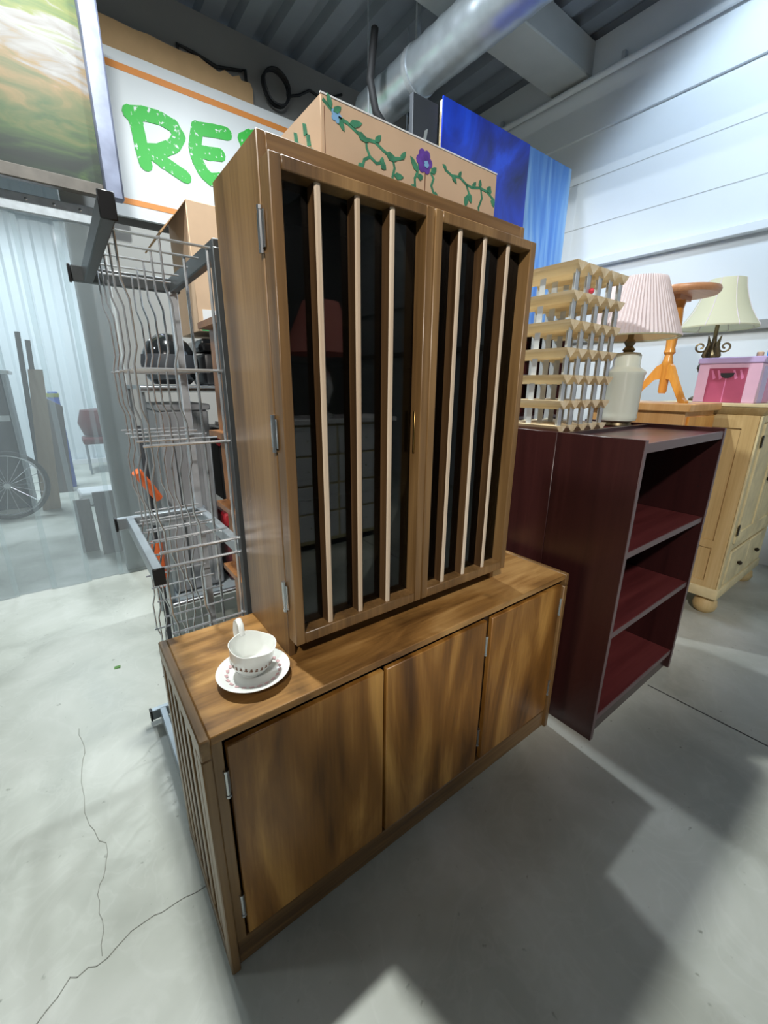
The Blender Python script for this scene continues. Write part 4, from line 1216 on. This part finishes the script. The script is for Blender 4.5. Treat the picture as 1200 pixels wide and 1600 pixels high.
build('handle_hole', MB().prism([(PY0+.152+.034*math.cos(a), PZ0+.168+.030*math.sin(a)) for a in [PI+PI*i/12 for i in range(13)]], 'x', PX0-.003, PX0), M['charcoal'], pk)
build('front_print', MB().box(PX0+.05, PX0+.15, PY0-.0012, PY0, PZ0+.002, PZ1-.05), M['lilac'], pk)
build('front_print', MB().box(PX0+.16, PX1-.01, PY0-.0012, PY0, PZ0+.002, PZ1-.05), M['pinkmid'], pk)
tag(build('blue_card_box', MB().box(3.16, 3.20, -0.075, -0.025, PZ1, PZ1+0.06), M['cyan'], bevel=0.002, origin=(3.18, -.05, PZ1)), 'small bright blue packet standing on the pink box', 'packet')
tag(build('white_case', MB().hexa([(3.20, -0.17, PZ1), (3.40, -0.17, PZ1), (3.40, 0.02, PZ1), (3.20, -0.085, PZ1), (3.24, -0.17, PZ1+.09), (3.40, -0.17, PZ1+.09), (3.40, 0.0, PZ1+.09), (3.24, -0.12, PZ1+.09)]), M['white'], bevel=0.008, origin=(3.3, -.08, PZ1)), 'white sloping plastic case at the end of the pink box lid', 'case')
tag(build('tan_jar', MB().lathe([(0.014, 0), (0.017, 0.004), (0.017, 0.022), (0.012, 0.026)], (3.10, -0.01, PZ1), 16), M['cardpale'], smooth=True, origin=(3.10, -0.01, PZ1)), 'tiny tan jar on the pink box lid', 'jar')

BL = (3.47, 0.335, AZ)
l2 = thing('bell_lamp', 'table lamp with cream bell shade on scrolled antique brass stem', 'lamp', BL)
build('foot', MB().lathe([(0.075, 0), (0.078, 0.012), (0.06, 0.025), (0.03, 0.04), (0.018, 0.06)], BL, 28), M['brassdark'], l2, smooth=True)
build('stem', MB().lathe([(0.012, 0.055), (0.020, 0.075), (0.012, 0.10), (0.016, 0.12), (0.012, 0.14), (0.024, 0.155), (0.055, 0.19), (0.066, 0.215), (0.060, 0.235), (0.035, 0.25), (0.018, 0.262), (0.014, 0.30), (0.020, 0.33), (0.012, 0.36), (0.012, 0.56)], BL, 28), M['brassdark'], l2, smooth=True)
for s in range(4):
    a = s*PI/2+0.5
    d = Vector((math.cos(a), math.sin(a), 0))
    pts = []
    for k in range(22):
        th = k*0.40
        r = 0.030*(1-k/26)
        pts.append(Vector(BL)+d*(0.068+1.35*r*math.cos(th+2.6))+Vector((0, 0, 0.350+1.35*r*math.sin(th+2.6))))
    build('scroll', MB().tube(pts, 0.006, 6), M['brassdark'], l2, smooth=True)
    build('acanthus', MB().tube([Vector(BL)+d*0.012+Vector((0, 0, 0.25)), Vector(BL)+d*0.038+Vector((0, 0, 0.295)), Vector(BL)+d*0.022+Vector((0, 0, 0.365)), Vector(BL)+d*0.036+Vector((0, 0, 0.42))], [0.012, 0.018, 0.013, 0.003], 8), M['brassdark'], l2, smooth=True)
nf = 16
prof_b = [(0.222, 0.462), (0.224, 0.470), (0.192, 0.515), (0.160, 0.570), (0.133, 0.635), (0.112, 0.700), (0.103, 0.748), (0.101, 0.755)]
vs = []
for (r, h) in prof_b:
    for k in range(64):
        a = 2*PI*k/64
        rr = r*(1-0.022*abs(math.sin(a*4)))
        vs.append((BL[0]+rr*math.cos(a), BL[1]+rr*math.sin(a), BL[2]+h))
sb_ = build('shade', MB().add(vs, [(i*64+k, i*64+(k+1) % 64, (i+1)*64+(k+1) % 64, (i+1)*64+k) for i in range(len(prof_b)-1) for k in range(64)]), M['bell'], l2, smooth=True)
for k in range(8):
    a = 2*PI*k/8
    build('shade_rib', MB().tube([(BL[0]+r*1.0*math.cos(a), BL[1]+r*math.sin(a), BL[2]+h) for r, h in prof_b], 0.003, 5), M['shade'], sb_, smooth=True)

# leaf scrap on the floor
tag(build('leaf_scrap', MB().add([(-.112, 1.535, 0.002), (-.085, 1.53, 0.004), (-.082, 1.55, 0.006), (-.108, 1.556, 0.003), (-.112, 1.535, 0.0), (-.085, 1.53, 0.0), (-.082, 1.55, 0.0), (-.108, 1.556, 0.0)],
    [(0, 1, 2, 3), (7, 6, 5, 4), (0, 4, 5, 1), (1, 5, 6, 2), (2, 6, 7, 3), (3, 7, 4, 0)]), M['leaf'], origin=(-.1, 1.54, 0)), 'scrap of green leaf on the pale floor', 'leaf')

# ------------------------------------------------------------------ furniture across the aisle, mirrored in the hutch glass
dz = thing('white_dresser', 'white dresser across the aisle, mirrored in the hutch glass', 'dresser', (1.75, -2.3, 0))
build('body', bx(1.15, 2.35, -2.55, -2.10, 0.06, 1.10), M['cream'], dz, bevel=0.004)
build('top', bx(1.12, 2.38, -2.58, -2.07, 1.10, 1.14), M['white'], dz, bevel=0.004)
build('plinth', bx(1.18, 2.32, -2.52, -2.13, 0, 0.06), M['charcoal'], dz)
for r_i in range(4):
    for c_i in range(2):
        dw = build('drawer', bx(1.18+c_i*0.58, 1.74+c_i*0.58, -2.10, -2.085, 0.10+r_i*0.25, 0.33+r_i*0.25), M['white'], dz, bevel=0.004)
        build('knob', MB().lathe([(0.008, 0), (0.014, 0.012), (0.008, 0.02)], (1.46+c_i*0.58, -2.085, 0.215+r_i*0.25), 12, True, 'y'), M['brass'], dw, smooth=True)
RL = (1.74, -2.3, 1.14)
l3 = thing('pink_shade_lamp', 'lamp with a wide pink shade on the white dresser across the aisle', 'lamp', RL)
build('base', MB().lathe([(0.08, 0), (0.085, 0.02), (0.03, 0.05), (0.05, 0.12), (0.09, 0.24), (0.07, 0.36), (0.02, 0.42), (0.015, 0.60)], RL, 28), M['porcelain'], l3, smooth=True)
build('shade', MB().lathe([(0.34, 0.52), (0.24, 0.72), (0.15, 0.92)], RL, 40, False), M['pinkshade'], l3, smooth=True)
